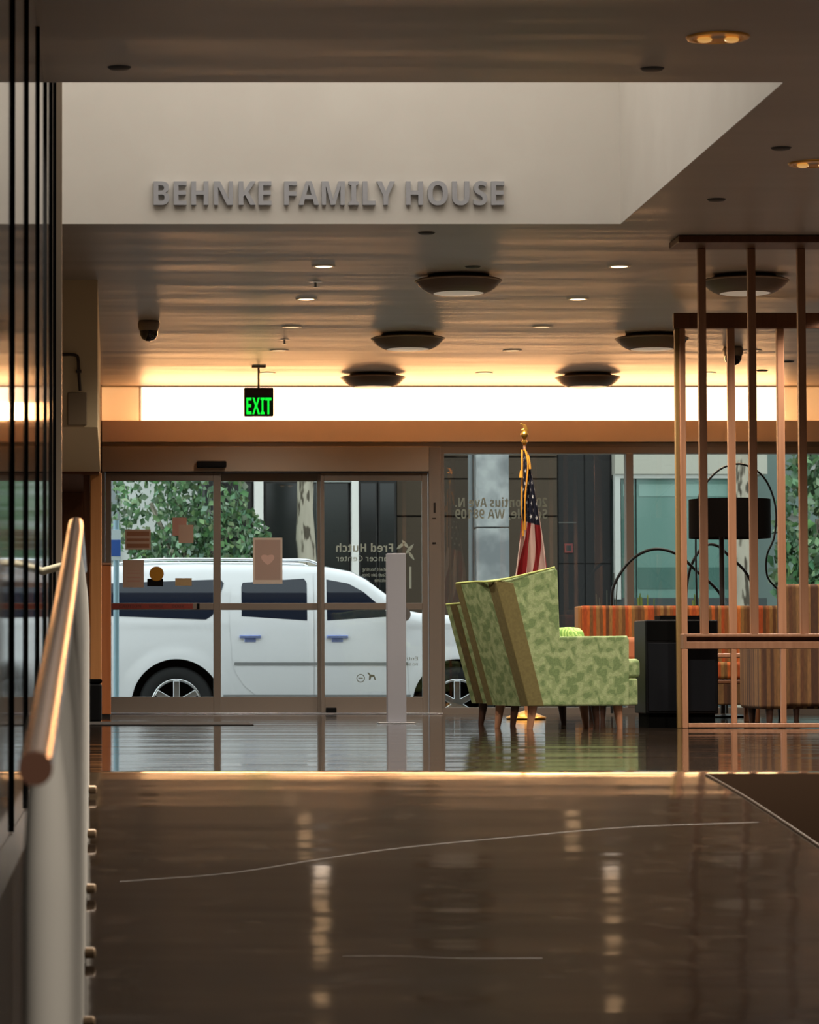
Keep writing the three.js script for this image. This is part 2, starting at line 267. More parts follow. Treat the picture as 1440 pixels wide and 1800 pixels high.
{ const t = thing('warning_strip', 'long red warning sticker along the rail of the left door', 'sticker', [0.0, 0.955, 0.0575]);
  obj('strip', bx(-0.01, 0.73, 0, 0.048, 0, 0.0015), std(0x8a3a30, 0.7), t);
  obj('print', [fitText('CAUTION', 0.2, 0.026, 0.001).translate(0.06, 0.011, 0.0015), fitText('AUTOMATIC', 0.13, 0.026, 0.001).translate(0.33, 0.011, 0.0015), fitText('DOOR', 0.11, 0.026, 0.001).translate(0.54, 0.011, 0.0015)], std(0x5e3028, 0.7), t);
  obj('end_tab', bx(0.765, 0.79, -0.002, 0.05, 0, 0.002), M.black, t); }

// ---------------------------------------------------------------- ceiling fittings
{ const prof = [[0.0, 0], [0.2, 0], [0.21, -0.02], [0.27, -0.024], [0.282, -0.034], [0.276, -0.046], [0.266, -0.05], [0.26, -0.064], [0.248, -0.07], [0.238, -0.084], [0.224, -0.09], [0.21, -0.102], [0.195, -0.106], [0.182, -0.114], [0.165, -0.116]];
  const mk = (label) => { const t = thing('drum_light', label, 'ceiling light', [0, 0, 0], 0, 'round stepped ceiling lights in two rows');
    obj('housing', lathe(prof), std(0x685747, 0.55), t); obj('rim', new THREE.TorusGeometry(0.281, 0.006, 8, 48).rotateX(Math.PI / 2).translate(0, -0.035, 0), std(0xa48e76, 0.5), t);
    obj('diffuser', lathe([[0, -0.122], [0.14, -0.12], [0.165, -0.115]]), std(0xf2efe8, 0.4, { emissive: 0xffe9cf, emissiveIntensity: 0.15 }), t); return t; };  // faint emission paints in daylight and cove light on the white underside
  const L = ['nearest round stepped ceiling light left of the wooden screen', 'middle round stepped ceiling light of the left row, over the doors', 'farthest round stepped ceiling light of the left row, against the cove', 'nearest round stepped ceiling light, seen between the tall screen slats', 'middle round stepped ceiling light of the right row, beside the screen beam', 'farthest round stepped ceiling light of the right row, against the cove'];
  const P = [[2.275, 8.43], [2.285, 4.6], [2.287, 1.15], [4.16, 8.43], [4.175, 4.6], [4.175, 1.15]];
  let first; P.forEach(([x, z], i) => { if (!first) { first = mk(L[0]); first.position.set(x, H, z); } else dup(first, [x, H, z], 0, L[i]); });
}
function downlight(x, z, power) { const s = new THREE.SpotLight(LAMP_WHITE, power, 0, 1.26, 0.6); s.position.set(x, H - 0.025, z); s.target.position.set(x, 0, z); s.castShadow = true; s.shadow.radius = 2.5; scene.add(s, s.target); }
{ // recessed downlights on a regular grid
  const G = 'recessed downlights in the lobby ceiling';
  const mkD = (name, glow, label) => { const t = thing(name, label, 'downlight', [0, 0, 0], 0, G);
    obj('trim', lathe([[0.052, 0.0], [0.056, -0.006], [0.074, -0.006], [0.078, 0.0]], 28), std(0xd9cdbd, 0.4), t);
    obj('lamp_lens', new THREE.CylinderGeometry(0.053, 0.053, 0.004, 24).translate(0, -0.003, 0), std(0xffffff, 0.5, glow > 0 ? { emissive: 0xffcf9a, emissiveIntensity: glow } : {}), t); return t; };
  const rowName = ['leftmost', 'middle', 'right-hand'], ord = ['nearest', 'second', 'third', 'fourth', 'farthest'];
  const lit = mkD('downlight', 5, 'nearest recessed downlight of the leftmost row, glowing warm'), dim = mkD('downlight', 1.0, 'third recessed downlight of the leftmost row, glowing faintly');
  let usedLit = 0, usedDim = 0;
  [1.355, 3.25, 5.2].forEach((x, r) => [8.97, 7.08, 5.19, 3.32, 1.28].forEach((z, k) => {
    const on = k < 2, label = `${ord[k]} recessed downlight of the ${rowName[r]} row, ${on ? 'glowing warm' : 'glowing faintly'}${r === 2 ? ', behind the wooden screen' : ''}`;
    let o; if (on && !usedLit++) { o = lit; o.position.set(x, H, z); } else if (!on && !usedDim++) { o = dim; o.position.set(x, H, z); o.userData.label = label; } else o = dup(on ? lit : dim, [x, H, z], 0, label);
    downlight(x, z, on ? LOBBY_LIT : z < 2 ? 0.3 * LOBBY_DIM : LOBBY_DIM * 0.7);
  }));
  // unlit or dark ceiling plates in the near ceiling
  const plate = (label, x, z, y = H) => { const t = thing('ceiling_plate', label, 'ceiling plate', [x, y, z]);
    obj('plate', lathe([[0, -0.01], [0.042, -0.009], [0.052, 0]], 28), std(0x1e1610, 0.6), t); return t; };
  plate('small dark round ceiling plate left above the pale header wall', 0.029, 16.0);
  plate('small dark round ceiling plate above the right end of the header wall', 2.316, 15.97);
  plate('small dark round ceiling plate right of the sloping white edge, upper one', 3.309, 13.8);
  plate('small dark round ceiling plate right of the sloping white edge, lower one', 3.319, 12.0);
  plate('small dark round ceiling plate just below the header sign wall', 1.859, 10.6);
  plate('flat dark round ceiling plate over the nearest round stepped light', 2.313, 8.95);
  plate('flat dark round ceiling plate between the screen slats, nearer the cove', 5.69, 2.35);
  plate('flat dark round ceiling plate far behind the screen slats by the cove', 5.64, 1.5);
  for (const [x, z] of [[3.309, 13.8], [2.316, 15.97], [0.029, 16.0]]) downlight(x, z, NEAR_LAMP);
  // unseen lamps added over the lounge and behind the camera as fill light
  for (const [x, z, n] of [[7.1, 8.97, 'nearest'], [7.1, 12, 'second'], [5.3, 13.8, 'third'], [5.3, 17.5, 'fourth'], [2.3, 20, 'fifth'], [1.2, 27, 'sixth'], [5.3, 22, 'seventh']]) { plate(`${n} added round fill lamp outside the picture over the lounge side`, x, z); downlight(x, z, NEAR_LAMP); }
  const brass = (label, x, z) => { const t = thing('brass_downlight', label, 'downlight', [x, H, z]);
    obj('trim', lathe([[0.1, 0.0], [0.105, -0.008], [0.125, -0.008], [0.13, 0]], 32), M.gold, t);
    obj('reflector', lathe([[0.03, -0.001], [0.07, -0.004], [0.1, -0.006]], 32), M.gold, t);
    for (const s of [-1, 1]) obj('lamp', new THREE.SphereGeometry(0.022, 16, 10).scale(1.4, 0.6, 1).translate(s * 0.055, -0.012, 0), std(0xffffff, 0.5, { emissive: 0xffb85a, emissiveIntensity: 0.5 }), t);
    downlight(x, z, NEAR_LAMP); return t; };
  brass('brass recessed twin-lamp ceiling light at the top right of the dark ceiling', 2.468, 16.68);
  brass('brass recessed ceiling light glowing at the right edge of the ceiling', 3.576, 13.3);
  const spr = (label, x, z) => { const t = thing('sprinkler_head', label, 'sprinkler', [x, H, z]); obj('escutcheon', lathe([[0, 0], [0.035, -0.002], [0.045, 0]], 20).translate(0, -0.002, 0), M.metal, t); obj('deflector', [cyl(0.008, 0.008, 0.03, 0, -0.035, 0, 10), cyl(0.022, 0.022, 0.004, 0, -0.038, 0, 16)], M.metal, t); };
  spr('small sprinkler head under the nearest downlight of the leftmost row', 1.355, 8.1); spr('small sprinkler head under the third downlight of the leftmost row', 1.351, 4.2);
  const dome = (label, x, z) => { const t = thing('dome_camera', label, 'security camera', [x, H, z]);
    obj('mount', lathe([[0.0, 0], [0.075, 0], [0.082, -0.02], [0.08, -0.05], [0.07, -0.075]], 28), std(0x7d6d5e, 0.5), t); obj('dome', lathe([[0.07, -0.075], [0.066, -0.105], [0.05, -0.135], [0.02, -0.15], [0, -0.152]], 28), std(0x1c120c, 0.12), t); };
  dome('dark dome security camera on the ceiling at the left, by the side wall', 0.27, 5.6); dome('dark dome security camera hanging behind the screen slats', 4.99, 3.6);
}
{ const t = thing('exit_sign', 'green lit EXIT sign hanging from the ceiling before the cove', 'exit sign', [1.25, 2.569, 1.9]);
  obj('housing', rbx(-0.125, 0.125, 0, 0.245, -0.03, 0.03, 0.008), std(0x3b2a20, 0.5), t);
  obj('face_plate', bx(-0.12, 0.12, 0.006, 0.17, 0.03, 0.032), std(0x0c2a12, 0.5), t);
  obj('letters', fitText('EXIT', 0.215, 0.145, 0.003).translate(-0.107, 0.015, 0.0322), std(0x062010, 0.5, { emissive: 0x10ff3c, emissiveIntensity: 1.0 }), t);
  obj('canopy', [rbx(-0.06, 0.06, 0.415, 0.431, -0.04, 0.04, 0.005), cyl(0.009, 0.009, 0.18, 0, 0.24, 0, 12)], std(0x9a8b78, 0.5), t);
  const l = new THREE.RectAreaLight(new THREE.Color().setRGB(0.06, 1, 0.24), 0.6, 0.22, 0.14); l.position.set(1.25, 2.657, 1.937); l.lookAt(1.25, 2.657, 5); scene.add(l); }

// ---------------------------------------------------------------- handrail and guard on the ramp
const railY = (z) => z > 20.4 ? 0.302 + (25.55 - z) * 0.1067 : 0.852;
{ const t = thing('guard_rail', 'round bronze handrail on tapered pale posts along the left of the ramp', 'handrail');
  const pts = [[-0.104, 0.302, 25.55], [-0.103, railY(24.2), 24.2], [-0.102, railY(22.8), 22.8], [-0.104, railY(21.4), 21.4], [-0.106, railY(20.6), 20.6], [-0.11, 0.862, 20.1], [-0.115, 0.856, 19.4], [-0.122, 0.852, 18], [-0.13, 0.852, 16.5], [-0.132, 0.852, 15.9]];
  obj('rail', tube(pts, 0.0235, 120, 20), M.bronze, t);
  for (let i = 0; i < 9; i++) { const z = i < 4 ? 17.01 + 1.037 * i : 20.12 + 0.966 * (i - 3), y0 = rampY(Math.min(z, 24)) - 0.002, top = railY(z) - 0.02 - y0;
    const px = -0.1 - 0.03 * (24.95 - z) / 8.14; const p = obj('post', lathe([[0, 0], [0.038, 0], [0.038, top - 0.26], [0.036, top - 0.2], [0.031, top - 0.11], [0.021, top - 0.03], [0.016, top], [0, top]], 24).translate(px, y0, z), M.postPaint, t);
    obj('base_bolt', [new THREE.CylinderGeometry(0.017, 0.017, 0.05, 16).rotateZ(Math.PI / 2).translate(px + 0.035, y0 + 0.03, z), new THREE.SphereGeometry(0.017, 12, 8).scale(0.5, 1, 1).translate(px + 0.06, y0 + 0.03, z)], std(0x9c8468, 0.4, { metalness: 0.4 }), p); }
  obj('end_cap', new THREE.CylinderGeometry(0.0235, 0.0235, 0.006, 28).rotateX(Math.PI / 2 + 0.1).translate(-0.104, 0.3017, 25.552), std(0x8a6250, 0.55, { metalness: 0.3 }), t);
  obj('wall_bracket', tube([[-0.132, 0.852, 15.95], [-0.15, 0.88, 15.9], [-0.2, 0.87, 15.9], [-0.31, 0.84, 15.9]], 0.016, 24, 10), std(0xb9b49a, 0.5), t); }

// ---------------------------------------------------------------- things at the left of the doors
{ const t = thing('wood_podium', 'warm wooden panel stand at the left edge of the sliding doors', 'podium', [-0.122, 0, 2.2]);
  obj('front_panel', worldUV(rbx(-0.125, 0.108, 0.03, 1.285, 0.0, 0.04, 0.006)), std(0xffffff, 0.42, { map: woodTex([168, 98, 54], [190, 118, 70]) }), t); obj('top', worldUV(rbx(-0.13, 0.112, 1.285, 1.305, -0.2, 0.045, 0.006)), M.wood, t);
  obj('side_panel', worldUV(bx(0.09, 0.108, 0.03, 1.285, -0.2, -0.001)), M.wood, t); obj('plinth', bx(-0.12, 0.1, 0, 0.03, -0.19, 0.03), M.dark, t); }
{ const t = thing('waste_bin', 'low black bin with a rounded corner on the floor before the wooden panel', 'bin', [-0.16, 0, 4.1]);
  obj('body', rbx(-0.085, 0.075, 0.0, 0.3, -0.1, 0.1, 0.02), M.black, t); obj('lid', rbx(-0.088, 0.078, 0.3, 0.335, -0.103, 0.103, 0.016, 3), M.blackMatte, t); }
{ const t = thing('floor_mat', 'thin dark mat on the floor before the left sliding door', 'mat', [0.42, 0, 5.1]);
  obj('mat', rbx(-0.66, 0.62, 0, 0.008, -0.6, 0.6, 0.003), std(0x1d1a18, 0.95), t); }
{ const t = thing('wall_conduit', 'bent dark metal conduit on the bulkhead above the side opening', 'conduit', [0, 0, 0]);
  obj('pipe', tube([[-0.36, 2.5, 8.225], [-0.26, 2.5, 8.225], [-0.235, 2.49, 8.225], [-0.228, 2.46, 8.225], [-0.222, 2.35, 8.225], [-0.215, 2.26, 8.225]], 0.011, 40, 10), std(0x3a2a1e, 0.4), t);
  obj('clip', [bx(-0.243, -0.207, 2.38, 2.4, 8.2, 8.24)], std(0x3a2a1e, 0.4), t); }
tag(obj('access_panel', rbx(-0.3, -0.17, 2.03, 2.25, 8.2, 8.222, 0.008), std(0x86745b, 0.6)), 'plain beige access plate low on the bulkhead under the conduit', 'panel');
{ const t = thing('pedestal_post', 'slim grey pedestal post with a round button before the right sliding door', 'post', [2.155, 0, 4.95]);
  obj('column', rbx(-0.072, 0.072, 0.01, 1.292, -0.05, 0.05, 0.008), M.pedestal, t); obj('base_plate', rbx(-0.14, 0.14, 0, 0.01, -0.1, 0.1, 0.003), M.metal, t);
  obj('push_button', [new THREE.CylinderGeometry(0.055, 0.055, 0.02, 28).rotateX(Math.PI / 2).translate(0.062, 0.83, -0.062)], std(0x7d7878, 0.35, { metalness: 0.6 }), t); }

// ---------------------------------------------------------------- fabrics
const greenTex = dataTex(512, 512, (u, v) => { const wx = fbm(u, v, 5, 5, 2), n = fbm(u + 0.09 * wx, v + 0.13 * wx, 9, 9, 2), e = fbm(u, v, 60, 60, 2); let c = [126, 143, 96];
  if (n > 0.56) c = mixc(c, [104, 124, 78], Math.min(1, (n - 0.56) * 22)); if (n < 0.4) c = mixc(c, [144, 158, 112], Math.min(1, (0.4 - n) * 16)); return c.map((q) => q * (0.9 + 0.2 * e)); }, true, 2.7, 2.7);
const oliveTex = dataTex(128, 128, (u, v) => mixc([92, 83, 44], [108, 98, 56], fbm(u, v, 40, 40, 2)), true, 2, 2);
const darkOliveTex = dataTex(128, 128, (u, v) => mixc([70, 58, 22], [96, 80, 34], fbm(u, v, 24, 24, 2)), true, 2, 2);
function stripeTex(cols, n) { const seq = []; for (let i = 0; i < n; i++) seq.push(cols[Math.floor(rnd() * cols.length)]);
  return dataTex(512, 64, (u, v) => { const p = u * n + 0.25 * (fbm(u, v, 20, 4, 2) - 0.5), i = Math.floor(p) , f = p - i, a = seq[((i % n) + n) % n], b = seq[(i + 1 + n) % n]; const c = mixc(a, b, f < 0.75 ? 0 : (f - 0.75) * 4); const g = 0.86 + 0.28 * fbm(u, v, 128, 32, 2); return c.map((q) => q * g); }, true, 1.1, 1); }
const orangeTex = stripeTex([[178, 88, 30], [160, 70, 22], [134, 78, 32], [112, 76, 36], [184, 104, 42], [92, 56, 24], [140, 102, 52]], 34);
const brownTex = stripeTex([[80, 48, 24], [100, 68, 35], [62, 36, 17], [114, 82, 46], [86, 57, 29]], 34);
const F = { green: std(0xffffff, 0.85, { map: greenTex }), olive: std(0xffffff, 0.9, { map: oliveTex }), darkOlive: std(0xffffff, 0.9, { map: darkOliveTex }), orange: std(0xffffff, 0.85, { map: orangeTex }), brown: std(0xffffff, 0.85, { map: brownTex }),
  piping: std(0x9aa35c, 0.85), tan: std(0xa8763f, 0.7), peach: std(0xc07850, 0.8) };

// ---------------------------------------------------------------- wing chairs (facing +x in their own frame)
function wingChair(label, pos, turn, k, legM, bandM) {
  const t = thing('wing_chair', label, 'armchair', pos, turn, 'green patterned wing chairs');
  const T = 1.0 + 0.03 * k, rear = -0.60 + 0.1 * (1 - k), wt = 0.648 + (1.118 - 0.648) * k, rt = 0.648 + (1.015 - 0.648) * k;
  const side = [[-0.36, 0.16], [0.415, 0.16], [0.42, 0.62], [0.405, 0.648], [-0.12, 0.642], [-0.135, wt - 0.02], [-0.155, wt], [rear, rt]];
  for (const s of [-1, 1]) obj('wing_side', worldUV(extrude(s > 0 ? side : side.map(([x, y], i) => i === 5 || i === 6 ? [x, y - 0.045] : [x, y]), 0.1, 0.012).translate(0, 0, s > 0 ? 0.21 : -0.31)), F.green, t);
  // outside back, between the sides, leaning back
  const bk = [[-0.365, 0.16], [-0.25, 0.16], [rear + 0.12, rt - 0.005], [rear + 0.02, rt + 0.01], [rear - 0.012, rt]];
  const band = (z0, z1, m, off) => obj(m === F.green ? 'back_panel' : 'back_band', worldUV(extrude(bk.map(([x, y], i) => [i === 0 || i === 4 ? x - off : x, y]), z1 - z0, 0.006).translate(0, 0, z0)), m, t);
  if (k < 1) { band(-0.315, -0.235, F.green, 0); band(-0.235, -0.14, F.darkOlive, 0.006); } else { band(-0.315, -0.24, F.olive, 0.006); band(-0.24, -0.14, F.green, 0); }
  band(-0.14, 0.21, F.green, 0); band(0.205, 0.319, bandM, 0.006);
  obj('corner_band', worldUV(extrude([[-0.372, 0.16], [-0.31, 0.16], [rear + 0.055, rt + 0.01], [rear - 0.016, rt - 0.002]], 0.012, 0.004).translate(0, 0, 0.307)), bandM, t);
  obj('piping', tube([[rear - 0.01, rt + 0.006, -0.31], [rear - 0.01, rt + 0.01, 0], [rear - 0.01, rt + 0.008, 0.31], [-0.28, wt - 0.025, 0.315], [-0.155, wt + 0.003, 0.31]], 0.007, 40, 8), F.piping, t);
  obj('seat_base', worldUV(rbx(-0.3, 0.545, 0.16, 0.35, -0.215, 0.215, 0.015)), F.green, t);
  obj('seat_cushion', worldUV(rbx(-0.25, 0.57, 0.352, 0.488, -0.212, 0.212, 0.03, 3)), F.green, t);
  obj('inner_back', worldUV(extrude([[-0.27, 0.48], [-0.14, 0.48], [rear + 0.24, rt - 0.01], [rear + 0.1, rt]], 0.42, 0.02).translate(0, 0, -0.21)), F.green, t);
  const leg = (x, z, lx) => { const g = new THREE.CylinderGeometry(0.034, 0.02, 0.16, 12).translate(0, 0.08, 0); const p = g.attributes.position; for (let i = 0; i < p.count; i++) p.setX(i, p.getX(i) + lx * (0.16 - p.getY(i))); g.translate(x, 0, z); obj('leg', worldUV(g), legM, t); };
  leg(-0.30, 0.25, -0.15); leg(-0.30, -0.25, -0.15); leg(0.36, 0.25, 0.1); leg(0.36, -0.25, 0.1);
  return t;
}
wingChair('front green patterned wing chair with olive bands, seen from behind', [3.11, 0, 6.8], 0.345, 1, M.legTan, F.olive);
wingChair('lower green wing chair mostly hidden behind the front one, dark legs', [3.14, 0, 5.5], 0.37, 0.66, M.legDark, F.darkOlive);
{ const t = thing('throw_pillow', 'light green patterned pillow peeking over the arm of the front wing chair', 'pillow', [3.22, 0.602, 6.68], 0.35);
  const g = new THREE.SphereGeometry(1, 28, 18); const p = g.attributes.position; for (let i = 0; i < p.count; i++) { const s = (v) => Math.sign(v) * Math.pow(Math.abs(v), 0.55); p.setXYZ(i, s(p.getX(i)) * 0.07, s(p.getY(i)) * 0.11, s(p.getZ(i)) * 0.17); } g.computeVertexNormals();
  obj('cover', worldUV(g), std(0xffffff, 0.8, { map: dataTex(128, 128, (u, v) => Math.sin((u + 0.3 * fbm(u, v, 4, 4, 2)) * 40 + v * 20) > 0 ? [176, 206, 116] : [116, 158, 74], true, 4, 4) }), t);
  obj('seam', new THREE.TorusGeometry(0.14, 0.006, 6, 32).rotateY(Math.PI / 2).scale(1, 0.76, 1.15), F.piping, t); }

// ---------------------------------------------------------------- flag
{ const t = thing('flag_stand', 'furled American flag with gold fringe on a pole behind the wing chair', 'flag', [3.384, 0, 3.0]);
  obj('base', lathe([[0, 0], [0.16, 0], [0.165, 0.02], [0.1, 0.045], [0.03, 0.07], [0, 0.08]], 28), M.gold, t);
  obj('pole', cyl(0.013, 0.011, 2.2, 0, 0.06, 0, 14), M.legTan, t);
  obj('finial', [lathe([[0, 2.25], [0.014, 2.25], [0.024, 2.275], [0.012, 2.295], [0.016, 2.305], [0.03, 2.325], [0.032, 2.345], [0.012, 2.365], [0, 2.37]], 18), extrude([[-0.012, 2.35], [0.02, 2.35], [0.03, 2.38], [0.012, 2.415], [-0.03, 2.43], [-0.034, 2.42], [-0.008, 2.4], [-0.006, 2.385], [-0.028, 2.375]], 0.014, 0.003).translate(0, 0, -0.007)], M.gold, t);
  // flag cloth: gathered in folds round the pole, hoist edge up, widening downwards
  const flagTex = canvasTex(520, 390, (c, w, h) => { for (let i = 0; i < 13; i++) { c.fillStyle = i % 2 ? '#dcc0b4' : '#8f1016'; c.fillRect(0, i * h / 13, w, h / 13 + 1); } c.fillStyle = '#0e1028'; c.fillRect(0, 0, w * 0.42, h * 7 / 13); c.fillStyle = '#f2efe8';
    for (let r = 0; r < 9; r++) for (let k = 0; k < (r % 2 ? 5 : 6); k++) { const x = w * 0.42 * ((k * 2 + (r % 2 ? 2 : 1)) / 12), y = h * 7 / 13 * (r + 1) / 10; c.beginPath(); for (let q = 0; q < 10; q++) { const a = q * Math.PI / 5 - Math.PI / 2, R = q % 2 ? 3.2 : 8; c.lineTo(x + R * Math.cos(a), y + R * Math.sin(a)); } c.closePath(); c.fill(); } });
  const nu = 72, nv = 48, pos = [], uv = [], idx = [];
  for (let j = 0; j <= nv; j++) for (let i = 0; i <= nu; i++) { const a = i / nu, d = j / nv;      // a across the gathered folds, d down the cloth
    const wdt = 0.035 + 0.33 * Math.pow(d, 1.1), fold = Math.sin(a * Math.PI * 7 + 0.6) * (0.008 + 0.034 * d), x = -0.014 - 0.13 * d * d + wdt * a + 0.012 * d * Math.sin(a * Math.PI * 7 + 2.0);
    pos.push(x, 2.2 - 1.28 * d - 0.06 * a * d, 0.024 + fold + 0.02 * d); 
    uv.push(0.02 + 0.9 * d - 0.12 * a * d + 0.04 * a, 1 - (0.1 + 0.62 * a * (0.55 + 0.45 * d) + 0.22 * d * (1 - a))); }
  for (let j = 0; j < nv; j++) for (let i = 0; i < nu; i++) { const k = j * (nu + 1) + i; idx.push(k, k + nu + 1, k + 1, k + 1, k + nu + 1, k + nu + 2); }
  const g = new THREE.BufferGeometry(); g.setAttribute('position', new THREE.Float32BufferAttribute(pos, 3)); g.setAttribute('uv', new THREE.Float32BufferAttribute(uv, 2)); g.setIndex(idx); g.computeVertexNormals();
  obj('cloth', g, std(0xffffff, 0.75, { map: flagTex, side: THREE.DoubleSide }), t);
  obj('fringe', [tube([[-0.022, 2.21, 0.012], [-0.024, 2.0, 0.018], [-0.028, 1.75, 0.02], [-0.02, 1.5, 0.04]], 0.008, 30, 8), tube([[0.0, 2.21, 0.03], [0.022, 2.1, 0.04], [0.014, 1.98, 0.045], [-0.004, 1.8, 0.05], [-0.006, 1.55, 0.055]], 0.007, 30, 8), tube([[-0.01, 2.21, 0.02], [0.02, 2.17, 0.02], [0.036, 2.1, 0.025], [0.04, 2.05, 0.03]], 0.01, 20, 8)], std(0xe09a2e, 0.6), t);
  obj('tassel', [cyl(0.016, 0.006, 0.06, -0.035, 1.98, 0.03, 10)], std(0xe09a2e, 0.7), t); }

// ---------------------------------------------------------------- sofa, striped chair, black cabinet, lamp
{ const t = thing('striped_sofa', 'orange and brown striped high-back sofa below the storefront window', 'sofa', [0, 0, 0]);
  obj('backrest', worldUV(rbx(3.9, 5.66, 0.3, 0.94, 2.3, 2.52, 0.035, 3)), F.orange, t);
  obj('back_frame', worldUV(rbx(3.885, 3.93, 0.1, 0.935, 2.29, 2.5, 0.012)), F.tan, t);
  for (const [a, b] of [[4.08, 4.78], [4.8, 5.5]]) obj('seat_cushion', worldUV(rbx(a, b, 0.33, 0.47, 2.5, 3.2, 0.03, 3)), F.orange, t);
  obj('seat_base', worldUV(rbx(3.93, 5.62, 0.12, 0.325, 2.5, 3.17, 0.015)), F.brown, t);
  for (const [a, b] of [[3.92, 4.07], [5.51, 5.66]]) obj('arm', worldUV(rbx(a, b, 0.12, 0.6, 2.5, 3.15, 0.03, 3)), F.orange, t);
  for (const [x, z] of [[4.0, 2.45], [5.58, 2.45], [4.0, 3.08], [5.58, 3.08]]) obj('leg', cyl(0.02, 0.032, 0.125, x, 0, z, 12), M.legDark, t); }
{ const t = thing('square_pillow', 'small peach pillow on the left end of the striped sofa', 'pillow', [4.28, 0.475, 2.68], 0.1);
  obj('cover', rbx(-0.11, 0.11, 0, 0.2, -0.05, 0.05, 0.045, 4), F.peach, t); obj('border', new THREE.TorusGeometry(0.1, 0.008, 6, 4).rotateZ(Math.PI / 4).translate(0, 0.1, 0.02), std(0xb0502a, 0.8), t); }
{ const t = thing('striped_armchair', 'brown striped high-back armchair seen from behind at the right edge', 'armchair', [5.25, 0, 5.3], 0);
  obj('backrest', worldUV(rbx(-0.33, 0.36, 0.14, 1.04, 0.28, 0.44, 0.03, 3)), F.brown, t);
  obj('seat_base', worldUV(rbx(-0.34, 0.36, 0.12, 0.34, -0.4, 0.28, 0.02)), F.brown, t);
  obj('seat_cushion', worldUV(rbx(-0.26, 0.28, 0.342, 0.46, -0.42, 0.27, 0.03, 3)), F.orange, t);
  for (const [a, b] of [[-0.48, -0.27], [0.29, 0.46]]) obj('arm', worldUV(rbx(a, b, 0.12, 0.62, -0.4, 0.4, 0.03, 3)), F.brown, t);
  for (const [x, z] of [[-0.4, -0.32], [0.36, -0.32], [-0.4, 0.34], [0.36, 0.34]]) obj('leg', cyl(0.02, 0.032, 0.125, x, 0, z, 12), M.legDark, t); }
{ const t = thing('low_table', 'low wooden side table with a pale top behind the wooden screen', 'table', [4.72, 0, 4.4]);
  obj('table_top', worldUV(rbx(-0.28, 0.28, 0.5, 0.535, -0.25, 0.25, 0.01)), M.wood, t); obj('shelf', worldUV(rbx(-0.25, 0.25, 0.3, 0.33, -0.22, 0.22, 0.008)), M.woodDark, t);
  for (const [x, z] of [[-0.24, -0.21], [0.24, -0.21], [-0.24, 0.21], [0.24, 0.21]]) obj('leg', worldUV(rbx(x - 0.02, x + 0.02, 0, 0.5, z - 0.02, z + 0.02, 0.005)), M.woodDark, t); }
{ const t = thing('black_cabinet', 'black square cabinet bin standing between the wing chair and the screen', 'cabinet', [4.02, 0, 6.45]);
  obj('body', rbx(-0.255, 0.26, 0.1, 0.762, -0.24, 0.25, 0.01), M.black, t); obj('plinth', bx(-0.23, 0.24, 0, 0.1, -0.22, 0.225), M.blackMatte, t);
  obj('front_panel', rbx(-0.235, 0.24, 0.12, 0.6, 0.25, 0.258, 0.003), new THREE.MeshPhysicalMaterial({ color: 0x080b10, roughness: 0.5, specularIntensity: 0.35 }), t); obj('top_panel', rbx(-0.245, 0.25, 0.615, 0.755, 0.25, 0.256, 0.003), M.blackMatte, t); }
{ const t = thing('black_tray', 'flat black tray lying on top of the black cabinet', 'tray', [4.04, 0.763, 6.42]);
  obj('base', rbx(-0.14, 0.15, 0, 0.012, -0.12, 0.12, 0.004), M.blackMatte, t); obj('rim', [bx(-0.14, 0.15, 0.012, 0.032, -0.12, -0.11), bx(-0.14, 0.15, 0.012, 0.032, 0.11, 0.12), bx(-0.14, -0.13, 0.012, 0.032, -0.11, 0.11), bx(0.14, 0.15, 0.012, 0.032, -0.11, 0.11)], M.blackMatte, t); }
{ const t = thing('floor_lamp', 'floor lamp with a wide black drum shade behind the striped sofa', 'floor lamp', [5.27, 0, 1.9]);
  obj('base', lathe([[0, 0], [0.16, 0], [0.165, 0.015], [0.02, 0.03], [0, 0.03]], 28), M.black, t);
  obj('pole', cyl(0.022, 0.022, 1.55, -0.07, 0.03, 0, 14), std(0x3a3634, 0.4, { metalness: 0.5 }), t);
  obj('lamp_shade', lathe([[0.33, 1.527], [0.345, 1.527], [0.345, 1.857], [0.33, 1.857], [0.33, 1.527]], 44), new THREE.MeshPhysicalMaterial({ color: 0x0b0705, roughness: 0.95, specularIntensity: 0.2 }), t);
  obj('spider', [bx(-0.33, 0.33, 1.66, 1.67, -0.006, 0.006), cyl(0.02, 0.03, 0.1, -0.07, 1.57, 0, 14)], M.black, t); }
const hoopM = std(0x2a2c2b, 0.4, { metalness: 0.5 });
tag(obj('wire_arch', tube([[4.39, 0.02, 1.0], [4.395, 0.95, 1.0], [4.41, 1.13, 1.0], [4.54, 1.34, 1.0], [4.66, 1.43, 1.0], [4.78, 1.465, 1.0], [4.9, 1.45, 1.0], [5.01, 1.395, 1.0], [5.145, 1.27, 1.0], [5.245, 1.185, 1.0], [5.36, 1.05, 1.0], [5.4, 0.8, 1.0], [5.4, 0.02, 1.0]], 0.013, 90, 8), hoopM), 'wide dark metal arch rising left of the lamp before the window', 'metal arch', 'dark metal arches by the window');
tag(obj('wire_arch', tube([[5.1, 0.02, 0.8], [5.1, 1.2, 0.8], [5.18, 1.42, 0.8], [5.27, 1.51, 0.8], [5.37, 1.5, 0.8], [5.47, 1.41, 0.8], [5.62, 1.26, 0.8], [5.68, 1.1, 0.8], [5.69, 0.02, 0.8]], 0.013, 80, 8), hoopM), 'dark metal arch crossing right below the black lamp shade', 'metal arch', 'dark metal arches by the window');
